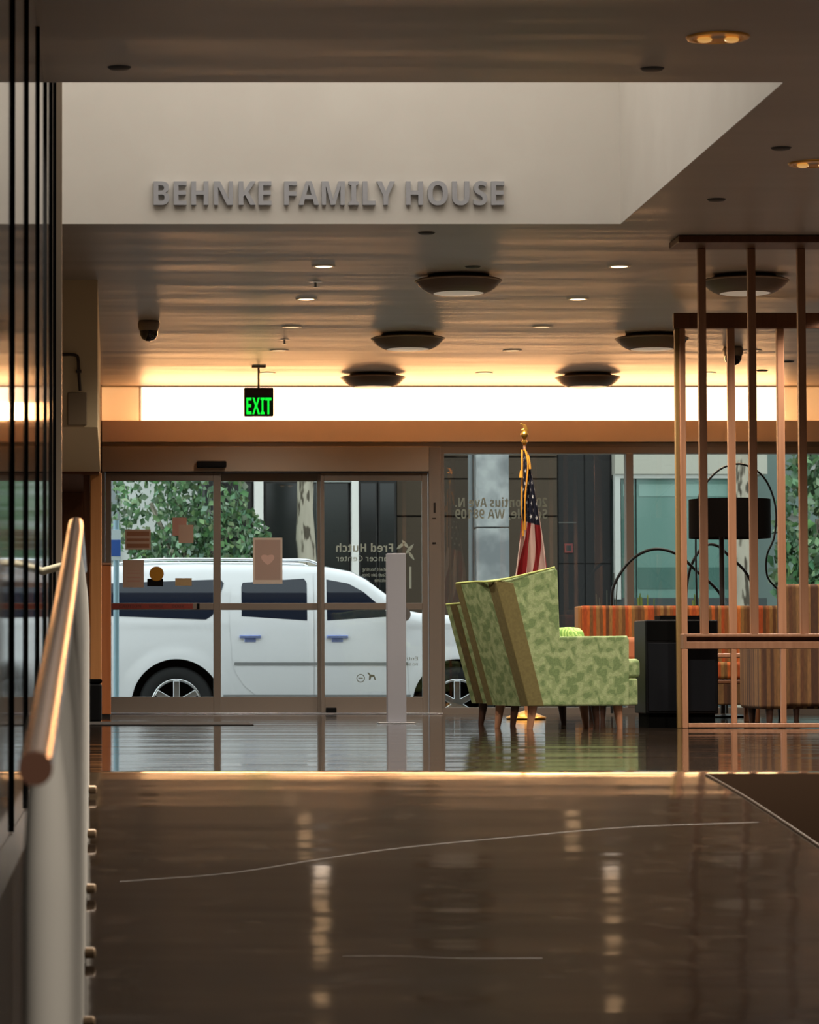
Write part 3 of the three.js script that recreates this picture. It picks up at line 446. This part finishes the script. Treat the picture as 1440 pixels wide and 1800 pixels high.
tag(obj('wire_arch', tube([[5.12, 0.02, 1.25], [5.1, 1.7, 1.25], [5.13, 1.93, 1.25], [5.22, 2.07, 1.25], [5.34, 2.17, 1.25], [5.5, 2.2, 1.25], [5.68, 2.1, 1.25], [5.79, 1.85, 1.25], [5.78, 1.56, 1.25], [5.715, 1.4, 1.25], [5.72, 1.21, 1.25], [5.82, 1.08, 1.25], [5.86, 0.9, 1.25], [5.86, 0.02, 1.25]], 0.009, 100, 8), hoopM), 'tallest dark metal arch looping round behind the lamp shade', 'metal arch', 'dark metal arches by the window');

// ---------------------------------------------------------------- wooden slat screens
const slat = (x0, x1, y0, y1, z0, z1) => worldUV(rbx(x0, x1, y0, y1, z0, z1, 0.005));
{ const t = thing('slat_screen', 'standing wooden screen of slender slats with a dark top beam', 'room divider', [0, 0, 6.8]);
  obj('top_beam', worldUV(rbx(3.965, 7.6, 2.82, 2.93, -0.03, 0.02, 0.006)), M.woodDark, t);  // darker wood: the shade on this unlit face is put into the colour
  obj('end_post', slat(3.975, 4.005, 0, 2.82, -0.05, 0.0), std(0x7d6238, 0.5), t); obj('end_post', slat(4.005, 4.045, 0, 2.82, -0.04, 0.025), M.wood, t);
  obj('mid_rail', worldUV(rbx(4.045, 7.6, 0.6, 0.665, -0.04, 0.02, 0.006)), M.wood, t);
  obj('bottom_rail', worldUV(rbx(4.045, 7.6, 0.005, 0.035, -0.04, 0.03, 0.005)), M.wood, t);
  for (let i = 1; i <= 10; i++) { const x = 4.022 + 0.348 * i; obj('slat', slat(x - 0.026, x + 0.026, 0.665, 2.82, -0.03, 0.015), M.wood, t); obj('lower_post', slat(x - 0.016, x + 0.02, 0.035, 0.6, -0.035, 0.015), M.wood, t); } }
{ const t = thing('hanging_slat_screen', 'taller wooden slat screen hanging from a dark ceiling rail in front', 'room divider', [0, 0, 10.2]);
  obj('ceiling_rail', worldUV(rbx(3.37, 6.6, 2.955, 2.998, -0.05, 0.3, 0.006)), M.woodDark, t);
  for (let i = 0; i < 10; i++) { const x = 3.556 + 0.3 * i; obj('slat', slat(x - 0.023, x + 0.023, 0.63, 2.955, -0.025, 0.025), M.wood, t); }
  obj('tray_lip', worldUV(rbx(3.43, 6.6, 0.612, 0.63, -0.06, 0.06, 0.004)), M.wood, t); obj('tray_web', worldUV(bx(3.45, 6.6, 0.585, 0.612, -0.05, 0.0)), M.woodDark, t); obj('tray_base', worldUV(rbx(3.43, 6.6, 0.54, 0.585, -0.06, 0.06, 0.005)), M.wood, t);
  obj('end_cap', worldUV(rbx(3.42, 3.44, 0.54, 0.63, -0.06, 0.06, 0.004)), M.wood, t); }
{ const y = rampY, g = new THREE.BufferGeometry(), h = 0.008, pos = [], idx = [], N = 18;
  for (let i = 0; i <= N; i++) { const z = 16.36 + 3.84 * i / N, x = 2.457 + 0.0434 * (z - 16.35); for (const [a, e] of [[x, -0.001], [9.5, -0.001], [x, h], [9.5, h]]) pos.push(a, y(z) + e, z); }
  for (let i = 0; i < N; i++) { const k = 4 * i; idx.push(k + 2, k + 6, k + 3, k + 3, k + 6, k + 7, k, k + 4, k + 2, k + 2, k + 4, k + 6, k + 3, k + 7, k + 1, k + 1, k + 7, k + 5); }
  idx.push(0, 2, 1, 1, 2, 3); { const k = 4 * N; idx.push(k, k + 1, k + 2, k + 1, k + 3, k + 2); }
  g.setAttribute('position', new THREE.Float32BufferAttribute(pos, 3)); g.setAttribute('uv', new THREE.Float32BufferAttribute(pos.filter((_, i) => i % 3 !== 1), 2)); g.setIndex(idx); const g2 = g.toNonIndexed(); g2.computeVertexNormals();
  const t = thing('walk_off_mat', 'large dark walk-off mat on the right side of the ramp', 'mat', [0, 0, 0]);
  obj('pile', g2, new THREE.MeshPhysicalMaterial({ color: 0x1c140e, roughness: 1, specularIntensity: 0, side: THREE.DoubleSide }), t); obj('edge_strip', tube([16.36, 17, 17.6, 18.2, 19, 20.2].map((z) => [2.454 + 0.0434 * (z - 16.35), y(z) + 0.003, z]), 0.006, 24, 8), std(0x4d4238, 0.35, { metalness: 0.5 }), t); }

// ---------------------------------------------------------------- outside
const GY = -0.37;
struct('pavement', [bx(-14, 30, -0.5, -0.2, -4.2, -0.2)], std(0x8b8880, 0.85)); struct('road', bx(-40, 60, -0.7, GY, -12.5, -4.2), std(0x5b5c5d, 0.9));
struct('kerb_strip', [bx(-40, 60, -0.5, -0.195, -4.35, -4.2), bx(-40, 60, -0.7, -0.22, -12.65, -12.5)], std(0x9b9890, 0.85)); struct('pavement', bx(-40, 60, -0.7, -0.23, -40, -12.65), std(0x85827b, 0.85));
// white sport utility vehicle, side on, front to the right (+x)
{ const t = thing('suv', 'white four-door SUV parked side-on outside the sliding doors', 'car', [2.175, GY, -6.08]);
  const paint = new THREE.MeshPhysicalMaterial({ color: 0xd9dade, roughness: 0.3, clearcoat: 1, clearcoatRoughness: 0.05 });
  const gl = std(0x141c2c, 0.05), trimM = std(0x77797a, 0.5);
  const lerp = (tab, x) => { for (let i = 1; i < tab.length; i++) if (x <= tab[i][0]) { const [a, b] = [tab[i - 1], tab[i]]; const f = Math.max(0, (x - a[0]) / (b[0] - a[0])); return a[1] + (b[1] - a[1]) * f; } return tab[tab.length - 1][1]; };
  const top = [[-2.745, 1.02], [-2.72, 1.2], [-2.62, 1.55], [-2.5, 1.78], [-2.38, 1.855], [-2.1, 1.885], [-1.2, 1.905], [-0.4, 1.9], [0.1, 1.875], [0.384, 1.82], [0.55, 1.73], [0.85, 1.5], [0.98, 1.4], [1.1, 1.375], [1.6, 1.335], [2.05, 1.27], [2.28, 1.2], [2.39, 1.08], [2.445, 0.86]];
  const bot = (x) => { let y = 0.42; for (const w of [-1.495, 1.495]) { const d = Math.abs(x - w); if (d < 0.48) y = Math.max(y, 0.4 + Math.sqrt(0.48 * 0.48 - d * d)); } if (x < -2.2) y = Math.max(y, 0.42 + (-2.2 - x) * 0.12); if (x > 2.1) y = Math.max(y, 0.38 + (x - 2.1) * 0.2); return y; };
  const halfW = (x, y) => { const tp = lerp(top, x); let w = y < 1.2 ? 0.94 + 0.045 * Math.sin(Math.min(1, Math.max(0, (y - 0.4) / 0.8)) * Math.PI * 0.75 + 0.2) : 0.967 - 0.2 * Math.max(0, y - 1.25) - 0.25 * Math.max(0, y - 1.6) ** 1.5;
    for (const c of [-1.495, 1.495]) { const d = Math.hypot(x - c, y - 0.4); if (d < 0.62) w += 0.02 * Math.min(1, (0.62 - d) / 0.12); }
    const e = Math.max(0, tp - y), r = 0.1; if (e < r) w -= 0.1 * (1 - Math.sqrt(Math.max(0, 1 - (1 - e / r) ** 2)));
    const f = Math.max(0, x - 1.9) / 0.545, b = Math.max(0, -2.45 - x) / 0.295; return w * (1 - 0.16 * f * f - 0.12 * b * b); };
  const xs = []; for (let i = 0; i <= 200; i++) xs.push(-2.745 + 5.19 * i / 200);
  const NY = 40, rowsAt = (x) => { const b = bot(x), tp = lerp(top, x); return Array.from({ length: NY + 1 }, (_, j) => { const f = j / NY; return b + (tp - b) * (1 - (1 - f) ** 1.3); }); };
  const pos = [], idx = [], W = NY + 1;
  for (const s of [1, -1]) xs.forEach((x) => rowsAt(x).forEach((y) => pos.push(x, y, s * halfW(x, y))));
  const off = xs.length * W, id = (s, i, j) => (s > 0 ? 0 : off) + i * W + j;
  for (let i = 0; i < xs.length - 1; i++) { for (let j = 0; j < NY; j++) { idx.push(id(1, i, j), id(1, i + 1, j), id(1, i, j + 1), id(1, i + 1, j), id(1, i + 1, j + 1), id(1, i, j + 1)); idx.push(id(-1, i, j), id(-1, i, j + 1), id(-1, i + 1, j), id(-1, i + 1, j), id(-1, i, j + 1), id(-1, i + 1, j + 1)); }
    idx.push(id(1, i, NY), id(1, i + 1, NY), id(-1, i, NY), id(1, i + 1, NY), id(-1, i + 1, NY), id(-1, i, NY)); }
  for (let j = 0; j < NY; j++) { idx.push(id(1, 0, j), id(1, 0, j + 1), id(-1, 0, j), id(1, 0, j + 1), id(-1, 0, j + 1), id(-1, 0, j)); const n = xs.length - 1; idx.push(id(1, n, j), id(-1, n, j), id(1, n, j + 1), id(1, n, j + 1), id(-1, n, j), id(-1, n, j + 1)); }
  const g = new THREE.BufferGeometry(); g.setAttribute('position', new THREE.Float32BufferAttribute(pos, 3)); g.setIndex(idx); g.computeVertexNormals();
  obj('body_shell', g, paint, t);
  // patches that follow the body side: outline polygon in x,y, thickened outwards
  const patch = (poly, out, side = 1) => { const sh = new THREE.Shape(poly.map((p) => new THREE.Vector2(...p))); const pts = sh.getPoints(); const P = [], I = []; 
    const y0 = Math.min(...pts.map((p) => p.y)), y1 = Math.max(...pts.map((p) => p.y)), n = 10, m = 16; const span = (y) => { const c = []; for (let i = 0; i < pts.length; i++) { const a = pts[i], b = pts[(i + 1) % pts.length]; if ((a.y <= y) !== (b.y <= y)) c.push(a.x + (b.x - a.x) * (y - a.y) / (b.y - a.y)); } return [Math.min(...c), Math.max(...c)]; };
    for (let j = 0; j <= n; j++) { const y = y0 + (y1 - y0) * Math.min(0.9995, Math.max(0.0005, j / n)); const [a, b] = span(y); for (let i = 0; i <= m; i++) { const x = a + (b - a) * i / m; P.push(x, y, side * (halfW(x, y) + out)); } }
    for (let j = 0; j < n; j++) for (let i = 0; i < m; i++) { const k = j * (m + 1) + i; side > 0 ? I.push(k, k + 1, k + m + 1, k + 1, k + m + 2, k + m + 1) : I.push(k, k + m + 1, k + 1, k + 1, k + m + 1, k + m + 2); }
    const q = new THREE.BufferGeometry(); q.setAttribute('position', new THREE.Float32BufferAttribute(P, 3)); q.setIndex(I); q.computeVertexNormals(); return q; };
  const rearDoor = [[-0.9, 0.95], [-0.93, 1.3], [-0.9, 1.78], [-0.035, 1.8], [-0.035, 0.47], [-0.62, 0.47], [-0.8, 0.62], [-0.9, 0.8]];
  const frontDoor = [[-0.02, 0.47], [-0.02, 1.8], [0.34, 1.775], [0.62, 1.6], [0.93, 1.32], [0.98, 0.47]];
  const q = (poly, z) => [...poly];
  for (const s of [1, -1]) {
    for (const [door, win, hx] of [[rearDoor, [[-0.8, 1.3], [-0.8, 1.68], [-0.76, 1.72], [-0.13, 1.74], [-0.1, 1.7], [-0.1, 1.29]], -0.71], [frontDoor, [[0.11, 1.29], [0.11, 1.73], [0.3, 1.71], [0.5, 1.6], [0.85, 1.3]], 0.218]]) {
      const d = obj('door', patch(door, 0.006, s), paint, t);
      obj('window', patch(win, 0.0075, s), gl, d);
      obj('handle', [rbx(hx - 0.115, hx + 0.115, 1.1, 1.135, -0.012, 0.028, 0.01).translate(0, 0, 0), rbx(hx - 0.06, hx + 0.06, 1.06, 1.1, -0.012, 0.004, 0.004)].map((e) => e.translate(0, 0, halfW(hx, 1.1) + 0.012).scale(1, 1, s)), std(0x8d9bd0, 0.2, { metalness: 0.5 }), d);  // blue tint paints in a reflection on the handle
    }
    obj('quarter_window', patch([[-2.3, 1.32], [-2.26, 1.7], [-2.2, 1.72], [-1.02, 1.73], [-0.985, 1.69], [-1.09, 1.36], [-1.18, 1.3]], 0.005, s), gl, t);
    obj('side_molding', patch([[-0.88, 0.815], [-0.88, 0.845], [0.97, 0.845], [0.97, 0.815]], 0.014, s), trimM, t);
    obj('sill_trim', patch([[-0.98, 0.425], [-1.0, 0.5], [1.0, 0.5], [0.98, 0.425]], 0.012, s), trimM, t);
    obj('roof_rail', tube([[-2.1, 1.9, s * 0.68], [-1.95, 1.935, s * 0.68], [-0.4, 1.945, s * 0.68], [-0.05, 1.935, s * 0.68], [0.05, 1.89, s * 0.68]], 0.016, 40, 8), M.chrome, t);
    obj('side_mirror', rbx(0.78, 0.9, 1.28, 1.46, 0, 0.2, 0.04, 3).translate(0, 0, s > 0 ? 0.96 : -1.16), paint, t);
    for (const x of [-1.495, 1.495]) { const w = obj('wheel', lathe([[0.25, -0.12], [0.37, -0.12], [0.4, -0.09], [0.4, 0.09], [0.37, 0.12], [0.275, 0.12], [0.25, 0.06], [0.25, -0.12]], 44).rotateX(Math.PI / 2).scale(1, 1, s).translate(x, 0.4, s * 0.83), std(0x17181a, 0.8), t);
      const sp = []; for (let k = 0; k < 6; k++) sp.push(rbx(-0.035, 0.035, 0.05, 0.25, -0.015, 0.02, 0.008).rotateZ(k * Math.PI / 3)); sp.push(new THREE.CylinderGeometry(0.065, 0.07, 0.05, 24).rotateX(Math.PI / 2));
      obj('rim', [new THREE.TorusGeometry(0.258, 0.02, 10, 44), ...sp].map((e) => clean(e).translate(0, 0, 0.1).scale(1, 1, s).translate(x, 0.4, s * 0.83)), M.chrome, w); }
  }
  obj('windshield', [new THREE.PlaneGeometry(1.36, 0.5, 4, 4).rotateX(-Math.PI / 2).rotateY(Math.PI / 2).rotateZ(-0.68).translate(0.715, 1.625, 0)], gl, t);
  obj('wheel_well', [bx(-2.0, -1.0, 0.42, 0.98, -0.8, 0.66), bx(1.0, 2.0, 0.42, 0.98, -0.8, 0.66), bx(-2.3, 2.2, 0.3, 0.5, -0.7, 0.7)], M.blackMatte, t);
  obj('tail_lamp', [rbx(-2.74, -2.6, 1.0, 1.3, 0.7, 0.86, 0.02), rbx(-2.74, -2.6, 1.0, 1.3, -0.86, -0.7, 0.02)], std(0x8a1216, 0.2), t); obj('headlamp', [rbx(2.16, 2.38, 0.95, 1.12, 0.62, 0.8, 0.03), rbx(2.16, 2.38, 0.95, 1.12, -0.8, -0.62, 0.03)], M.chrome, t);
}
// blue and white sign post on the near pavement
{ const t = thing('sign_post', 'pale blue sign post on the pavement left of the parked vehicle', 'sign post', [0.035, -0.2, -2]);
  obj('post', cyl(0.028, 0.028, 2.05, 0, 0, 0, 14), std(0x8fb2c4, 0.4), t); obj('sign_panel', rbx(-0.05, 0.045, 1.66, 1.96, 0.03, 0.04, 0.003), std(0xc9dbe4, 0.5), t); obj('blue_band', bx(-0.048, 0.043, 1.7, 1.86, 0.04, 0.042), std(0x2f5cb0, 0.5), t); }
// trees
const leafGeo = (() => { const g = new THREE.BufferGeometry(); g.setAttribute('position', new THREE.Float32BufferAttribute([0, 0, 0, 0.35, 0.5, 0.12, 0, 1, 0, -0.35, 0.5, 0.12, 0, 0.5, -0.03], 3)); g.setAttribute('uv', new THREE.Float32BufferAttribute([0.5, 0, 1, 0.5, 0.5, 1, 0, 0.5, 0.5, 0.5], 2)); g.setIndex([0, 1, 4, 1, 2, 4, 2, 3, 4, 3, 0, 4]); g.computeVertexNormals(); return g; })();
const leafM = new THREE.MeshPhysicalMaterial({ color: 0xffffff, roughness: 0.75, side: THREE.DoubleSide });
const barkTex = dataTex(256, 256, (u, v) => { const n = fbm(u, v, 8, 5, 4), k = fbm(u + 0.3, v, 14, 9, 3); let c = mixc([150, 142, 126], [186, 178, 160], n); if (k > 0.55) c = mixc(c, [74, 66, 54], Math.min(1, (k - 0.55) * 9)); return c; }, true, 1, 2.5);
const bark = std(0xffffff, 0.85, { map: barkTex });
function leaves(parent, n, blob, size, cols) {
  const im = new THREE.InstancedMesh(leafGeo, leafM, n), m = new THREE.Matrix4(), q = new THREE.Quaternion(), e = new THREE.Euler(), c = new THREE.Color();
  for (let i = 0; i < n; i++) { const b = blob[Math.floor(rnd() * blob.length)]; let x, y, z; do { x = rr(-1, 1); y = rr(-1, 1); z = rr(-1, 1); } while (x * x + y * y + z * z > 1); const k = 0.55 + 0.45 * Math.sqrt(rnd()), l = Math.hypot(x, y, z) || 1;
    e.set(rr(-1.2, 1.2), rr(0, 6.28), rr(-1.6, 1.6)); q.setFromEuler(e); const s = size * rr(0.7, 1.35);
    m.compose(new THREE.Vector3(b[0] + x / l * k * b[3], b[1] + y / l * k * b[4], b[2] + z / l * k * b[5]), q, new THREE.Vector3(s, s, s)); im.setMatrixAt(i, m); const a = cols[Math.floor(rnd() * cols.length)]; im.setColorAt(i, c.setRGB(...a.map((v) => v * rr(0.8, 1.2)))); }
  im.name = 'foliage'; im.userData.kind = 'stuff'; shadows(im); parent.add(im); return im; }
const GREENS = [[0.10, 0.2, 0.09], [0.15, 0.27, 0.12], [0.22, 0.34, 0.19], [0.07, 0.15, 0.07], [0.3, 0.42, 0.28]];
function trunk(x, r, h) { const g = new THREE.CylinderGeometry(r * 0.85, r, h, 18, 14).translate(0, h / 2, 0), p = g.attributes.position; for (let i = 0; i < p.count; i++) { const y = p.getY(i), k = 1 + 0.12 * Math.sin(y * 5 + p.getX(i) * 30) ; p.setX(i, p.getX(i) * k + 0.03 * Math.sin(y * 1.7) + x); } g.computeVertexNormals(); return g; }
{ const t = thing('street_tree', 'bushy green street tree behind the rear of the white vehicle', 'tree', [1.0, -0.23, -13.2]);
  leaves(t, 4600, [[-0.45, 2.7, 0, 0.62, 0.75, 0.6], [0.2, 2.85, 0.1, 0.6, 0.7, 0.6], [0.55, 2.25, 0.1, 0.55, 0.5, 0.5], [-0.3, 2.0, 0.2, 0.5, 0.45, 0.5], [0.0, 3.6, 0, 0.9, 0.6, 0.8], [0.85, 2.05, 0.2, 0.32, 0.3, 0.3]], 0.105, GREENS);
  obj('trunk', [trunk(0, 0.07, 2.6), tube([[0, 1.6, 0], [0.3, 2.1, 0.1], [0.6, 2.5, 0.1]], 0.03, 16, 8), tube([[0, 1.5, 0], [-0.2, 2.1, 0.1], [-0.5, 2.8, 0]], 0.03, 16, 8)], bark, t); }
{ const t = thing('bare_tree', 'mottled grey tree trunk behind the middle sliding door', 'tree', [2.545, -0.23, -13.0]); obj('trunk', trunk(0, 0.125, 5.4), bark, t); leaves(t, 700, [[0, 5.6, 0, 1.3, 0.9, 1.1]], 0.16, GREENS); obj('branch', [tube([[0, 3.6, 0], [0.3, 4.3, 0], [0.7, 5.2, 0]], 0.05, 16, 8), tube([[0, 3.9, 0], [-0.3, 4.5, 0], [-0.6, 5.3, 0]], 0.045, 16, 8)], bark, t); }
{ const t = thing('bare_tree', 'thick grey tree trunk outside, behind the black lamp shade', 'tree', [8.26, -0.23, -13.0]); obj('trunk', trunk(0, 0.15, 5.6), bark, t); leaves(t, 700, [[0, 5.8, 0, 1.4, 0.9, 1.1]], 0.16, GREENS); obj('branch', [tube([[0, 3.7, 0], [0.3, 4.4, 0], [0.7, 5.3, 0]], 0.05, 16, 8), tube([[0, 4.0, 0], [-0.3, 4.6, 0], [-0.6, 5.4, 0]], 0.045, 16, 8)], bark, t); }
{ const t = thing('street_tree', 'leafy green tree at the far right beyond the window', 'tree', [9.35, -0.23, -13.4]);
  leaves(t, 2000, [[0, 2.6, 0, 0.62, 0.85, 0.6], [0.3, 3.3, 0.1, 0.7, 0.6, 0.6], [-0.25, 1.9, 0.1, 0.4, 0.5, 0.5]], 0.15, GREENS); obj('trunk', trunk(0, 0.07, 2.6), bark, t); }
for (const [x, y, z, h, n, label] of [[5.02, -0.2, -0.9, 1.36, 9, 'yellow-green grass blades just outside, above the sofa back'], [5.47, -0.2, -0.9, 1.36, 9, 'yellow-green grass blades outside, beside the screen post'], [4.66, -0.2, -1.1, 1.5, 7, 'thin dark upright grass stems outside left of the sofa']]) {
  const t = thing('grass_clump', label, 'grass', [x, y, z]); for (let i = 0; i < n; i++) { const a = rr(-0.12, 0.12), b = rr(-0.07, 0.07), l = h * rr(0.85, 1.02); obj('blade', new THREE.CylinderGeometry(0.006, 0.016, l, 6).translate(0, l / 2, 0).rotateZ(-a * 0.5).translate(a * 0.4, 0, b), std(h > 1.4 ? 0x62625a : i % 2 ? 0xb4be58 : 0x8fa04a, 0.7), t); } }
{ const t = thing('lamp_column', 'tall mottled grey concrete column across the road behind the flag', 'column', [5.2, -0.23, -15.2]);
  const cTex = dataTex(256, 512, (u, v) => { const n = fbm(u, v, 4, 10, 4); return mixc([120, 124, 126], [172, 175, 174], Math.max(0, Math.min(1, (n - 0.3) * 2.2))); }, true, 1, 0.35);
  obj('shaft', worldUV(rbx(-0.22, 0.23, 0, 2.55, -0.15, 0.15, 0.015)), std(0xffffff, 0.7, { map: cTex }), t); obj('shaft', worldUV(rbx(-0.22, 0.23, 2.565, 6, -0.15, 0.15, 0.015)), std(0xffffff, 0.7, { map: cTex }), t);
  obj('conduit', cyl(0.035, 0.035, 6, -0.28, 0, 0.0, 12), std(0x6f7678, 0.5), t); }
// buildings across the road
{ const b = thing('dark_building', 'dark glazed shop front with white posts behind the tree', 'building', [0, -0.23, -16.2]);
  obj('wall', bx(1.3, 4.0, 0, 7, -6, -0.12), std(0x171a1b, 0.7), b);
  const dg = [std(0x121517, 0.12), std(0x181d1e, 0.12), std(0x1e2322, 0.15)];
  [[1.5, 1.96], [2.14, 2.75], [2.77, 3.33], [3.47, 3.72], [3.74, 3.98]].forEach(([a, c], i) => { const w = obj('window', bx(a, c, 0.5, 3.25, -0.12, -0.06), M.dark, b); obj('pane', bx(a + 0.02, c - 0.02, 0.52, 3.23, -0.07, -0.05), dg[i % 3], w); });
  obj('white_post', rbx(1.985, 2.115, 0, 3.6, -0.1, 0.1, 0.01), M.white, b); obj('white_post', rbx(3.35, 3.45, 0, 3.6, -0.1, 0.1, 0.01), M.white, b);
  obj('soffit', bx(2.8, 3.35, 3.24, 3.34, -0.12, 0.06), std(0x8f9390, 0.7), b); obj('upper_wall', bx(1.3, 4.0, 3.4, 7, -0.12, 0.0), std(0x4b4a46, 0.8), b); }
{ const b = thing('brown_building', 'brown panelled building front behind the flag', 'building', [0, -0.23, -16.4]);
  obj('wall', bx(4.0, 6.28, 0, 7, -5, -0.05), std(0x2b231b, 0.8), b);
  const pm = [std(0x473a2b, 0.75), std(0x413528, 0.75), std(0x4b3d2e, 0.75)]; let k = 0;
  for (const [y0, y1] of [[0, 1.3], [1.31, 2.76], [2.785, 3.29], [3.31, 3.6], [3.62, 4.6], [4.62, 5.8]]) for (const [x0, x1] of [[4.01, 4.57], [4.59, 5.5], [5.52, 6.27]]) obj('panel', rbx(x0, x1, y0, y1, -0.06, 0.0 + (k % 2) * 0.008, 0.005), pm[k++ % 3], b); }
{ const b = thing('charcoal_building', 'charcoal wall strip with a small red sign right of the flag', 'building', [0, -0.23, -16.5]);
  obj('wall', bx(6.28, 7.05, 0, 7, -5, 0), std(0x1a1a1a, 0.8), b); for (const [x0, x1] of [[6.3, 6.66], [6.68, 7.03]]) for (const [y0, y1] of [[0.2, 2.1], [2.115, 4.2]]) obj('panel', bx(x0, x1, y0, y1, 0, 0.02), std(0x1f1e1e, 0.7), b);
  const s = obj('wall_sign', rbx(6.38, 6.5, 2.26, 2.39, 0.02, 0.035, 0.004), std(0x7a3634, 0.6), b); obj('sign_face', bx(6.405, 6.475, 2.285, 2.365, 0.035, 0.037), std(0x30302f, 0.7), s); obj('slot', bx(6.3, 6.55, 2.68, 2.695, 0.02, 0.026), std(0x60605c, 0.7), b); }
{ const b = thing('pale_building', 'pale building with greenish shop window across the road at right', 'building', [0, -0.23, -16.3]);
  obj('wall', bx(7.05, 13, 0, 7, -7, -1.2), std(0x6d7f7a, 0.7), b); obj('fascia', bx(7.06, 9.2, 3.36, 7, -1.2, 0.1), std(0xb9b7aa, 0.8), b); obj('plinth', bx(7.06, 9.2, 0, 1.62, -0.3, 0), std(0x3b4444, 0.7), b);
  obj('frame', [bx(7.06, 7.14, 1.6, 3.36, -0.1, 0.06), bx(8.7, 8.78, 1.6, 3.36, -0.1, 0.06), bx(7.14, 8.7, 3.3, 3.36, -0.1, 0.06)], std(0xc8cac4, 0.6), b);
  const tg = [std(0x4f7068, 0.1), std(0x6c8f86, 0.12), std(0x86a79e, 0.12)];
  [[7.16, 7.36, 0], [7.38, 8.0, 1], [8.02, 8.68, 1]].forEach(([x0, x1, m]) => { const w = obj('window', bx(x0, x1, 1.62, 3.3, -0.08, -0.02), tg[m], b); obj('upper_pane', bx(x0 + 0.03, x1 - 0.02, 3.05, 3.22, -0.02, -0.01), tg[2], w); obj('lower_pane', bx(x0 + 0.01, x1 - 0.01, 1.75, 2.05, -0.02, -0.01), tg[0], w); }); }
{ const b = thing('light_building', 'light grey building far left behind the bushy tree', 'building', [0, -0.23, -18.5]);
  obj('wall', bx(-8, 1.25, 0, 7, -4, 0), std(0xd6dad6, 0.8), b); obj('window', [bx(-0.35, 0.1, 2.2, 3.6, 0, 0.04)], std(0x8d979a, 0.2), b); obj('base', bx(-8, 1.25, 0, 1.0, 0, 0.06), std(0x9fa39e, 0.8), b); }
renderer.render(scene, camera);
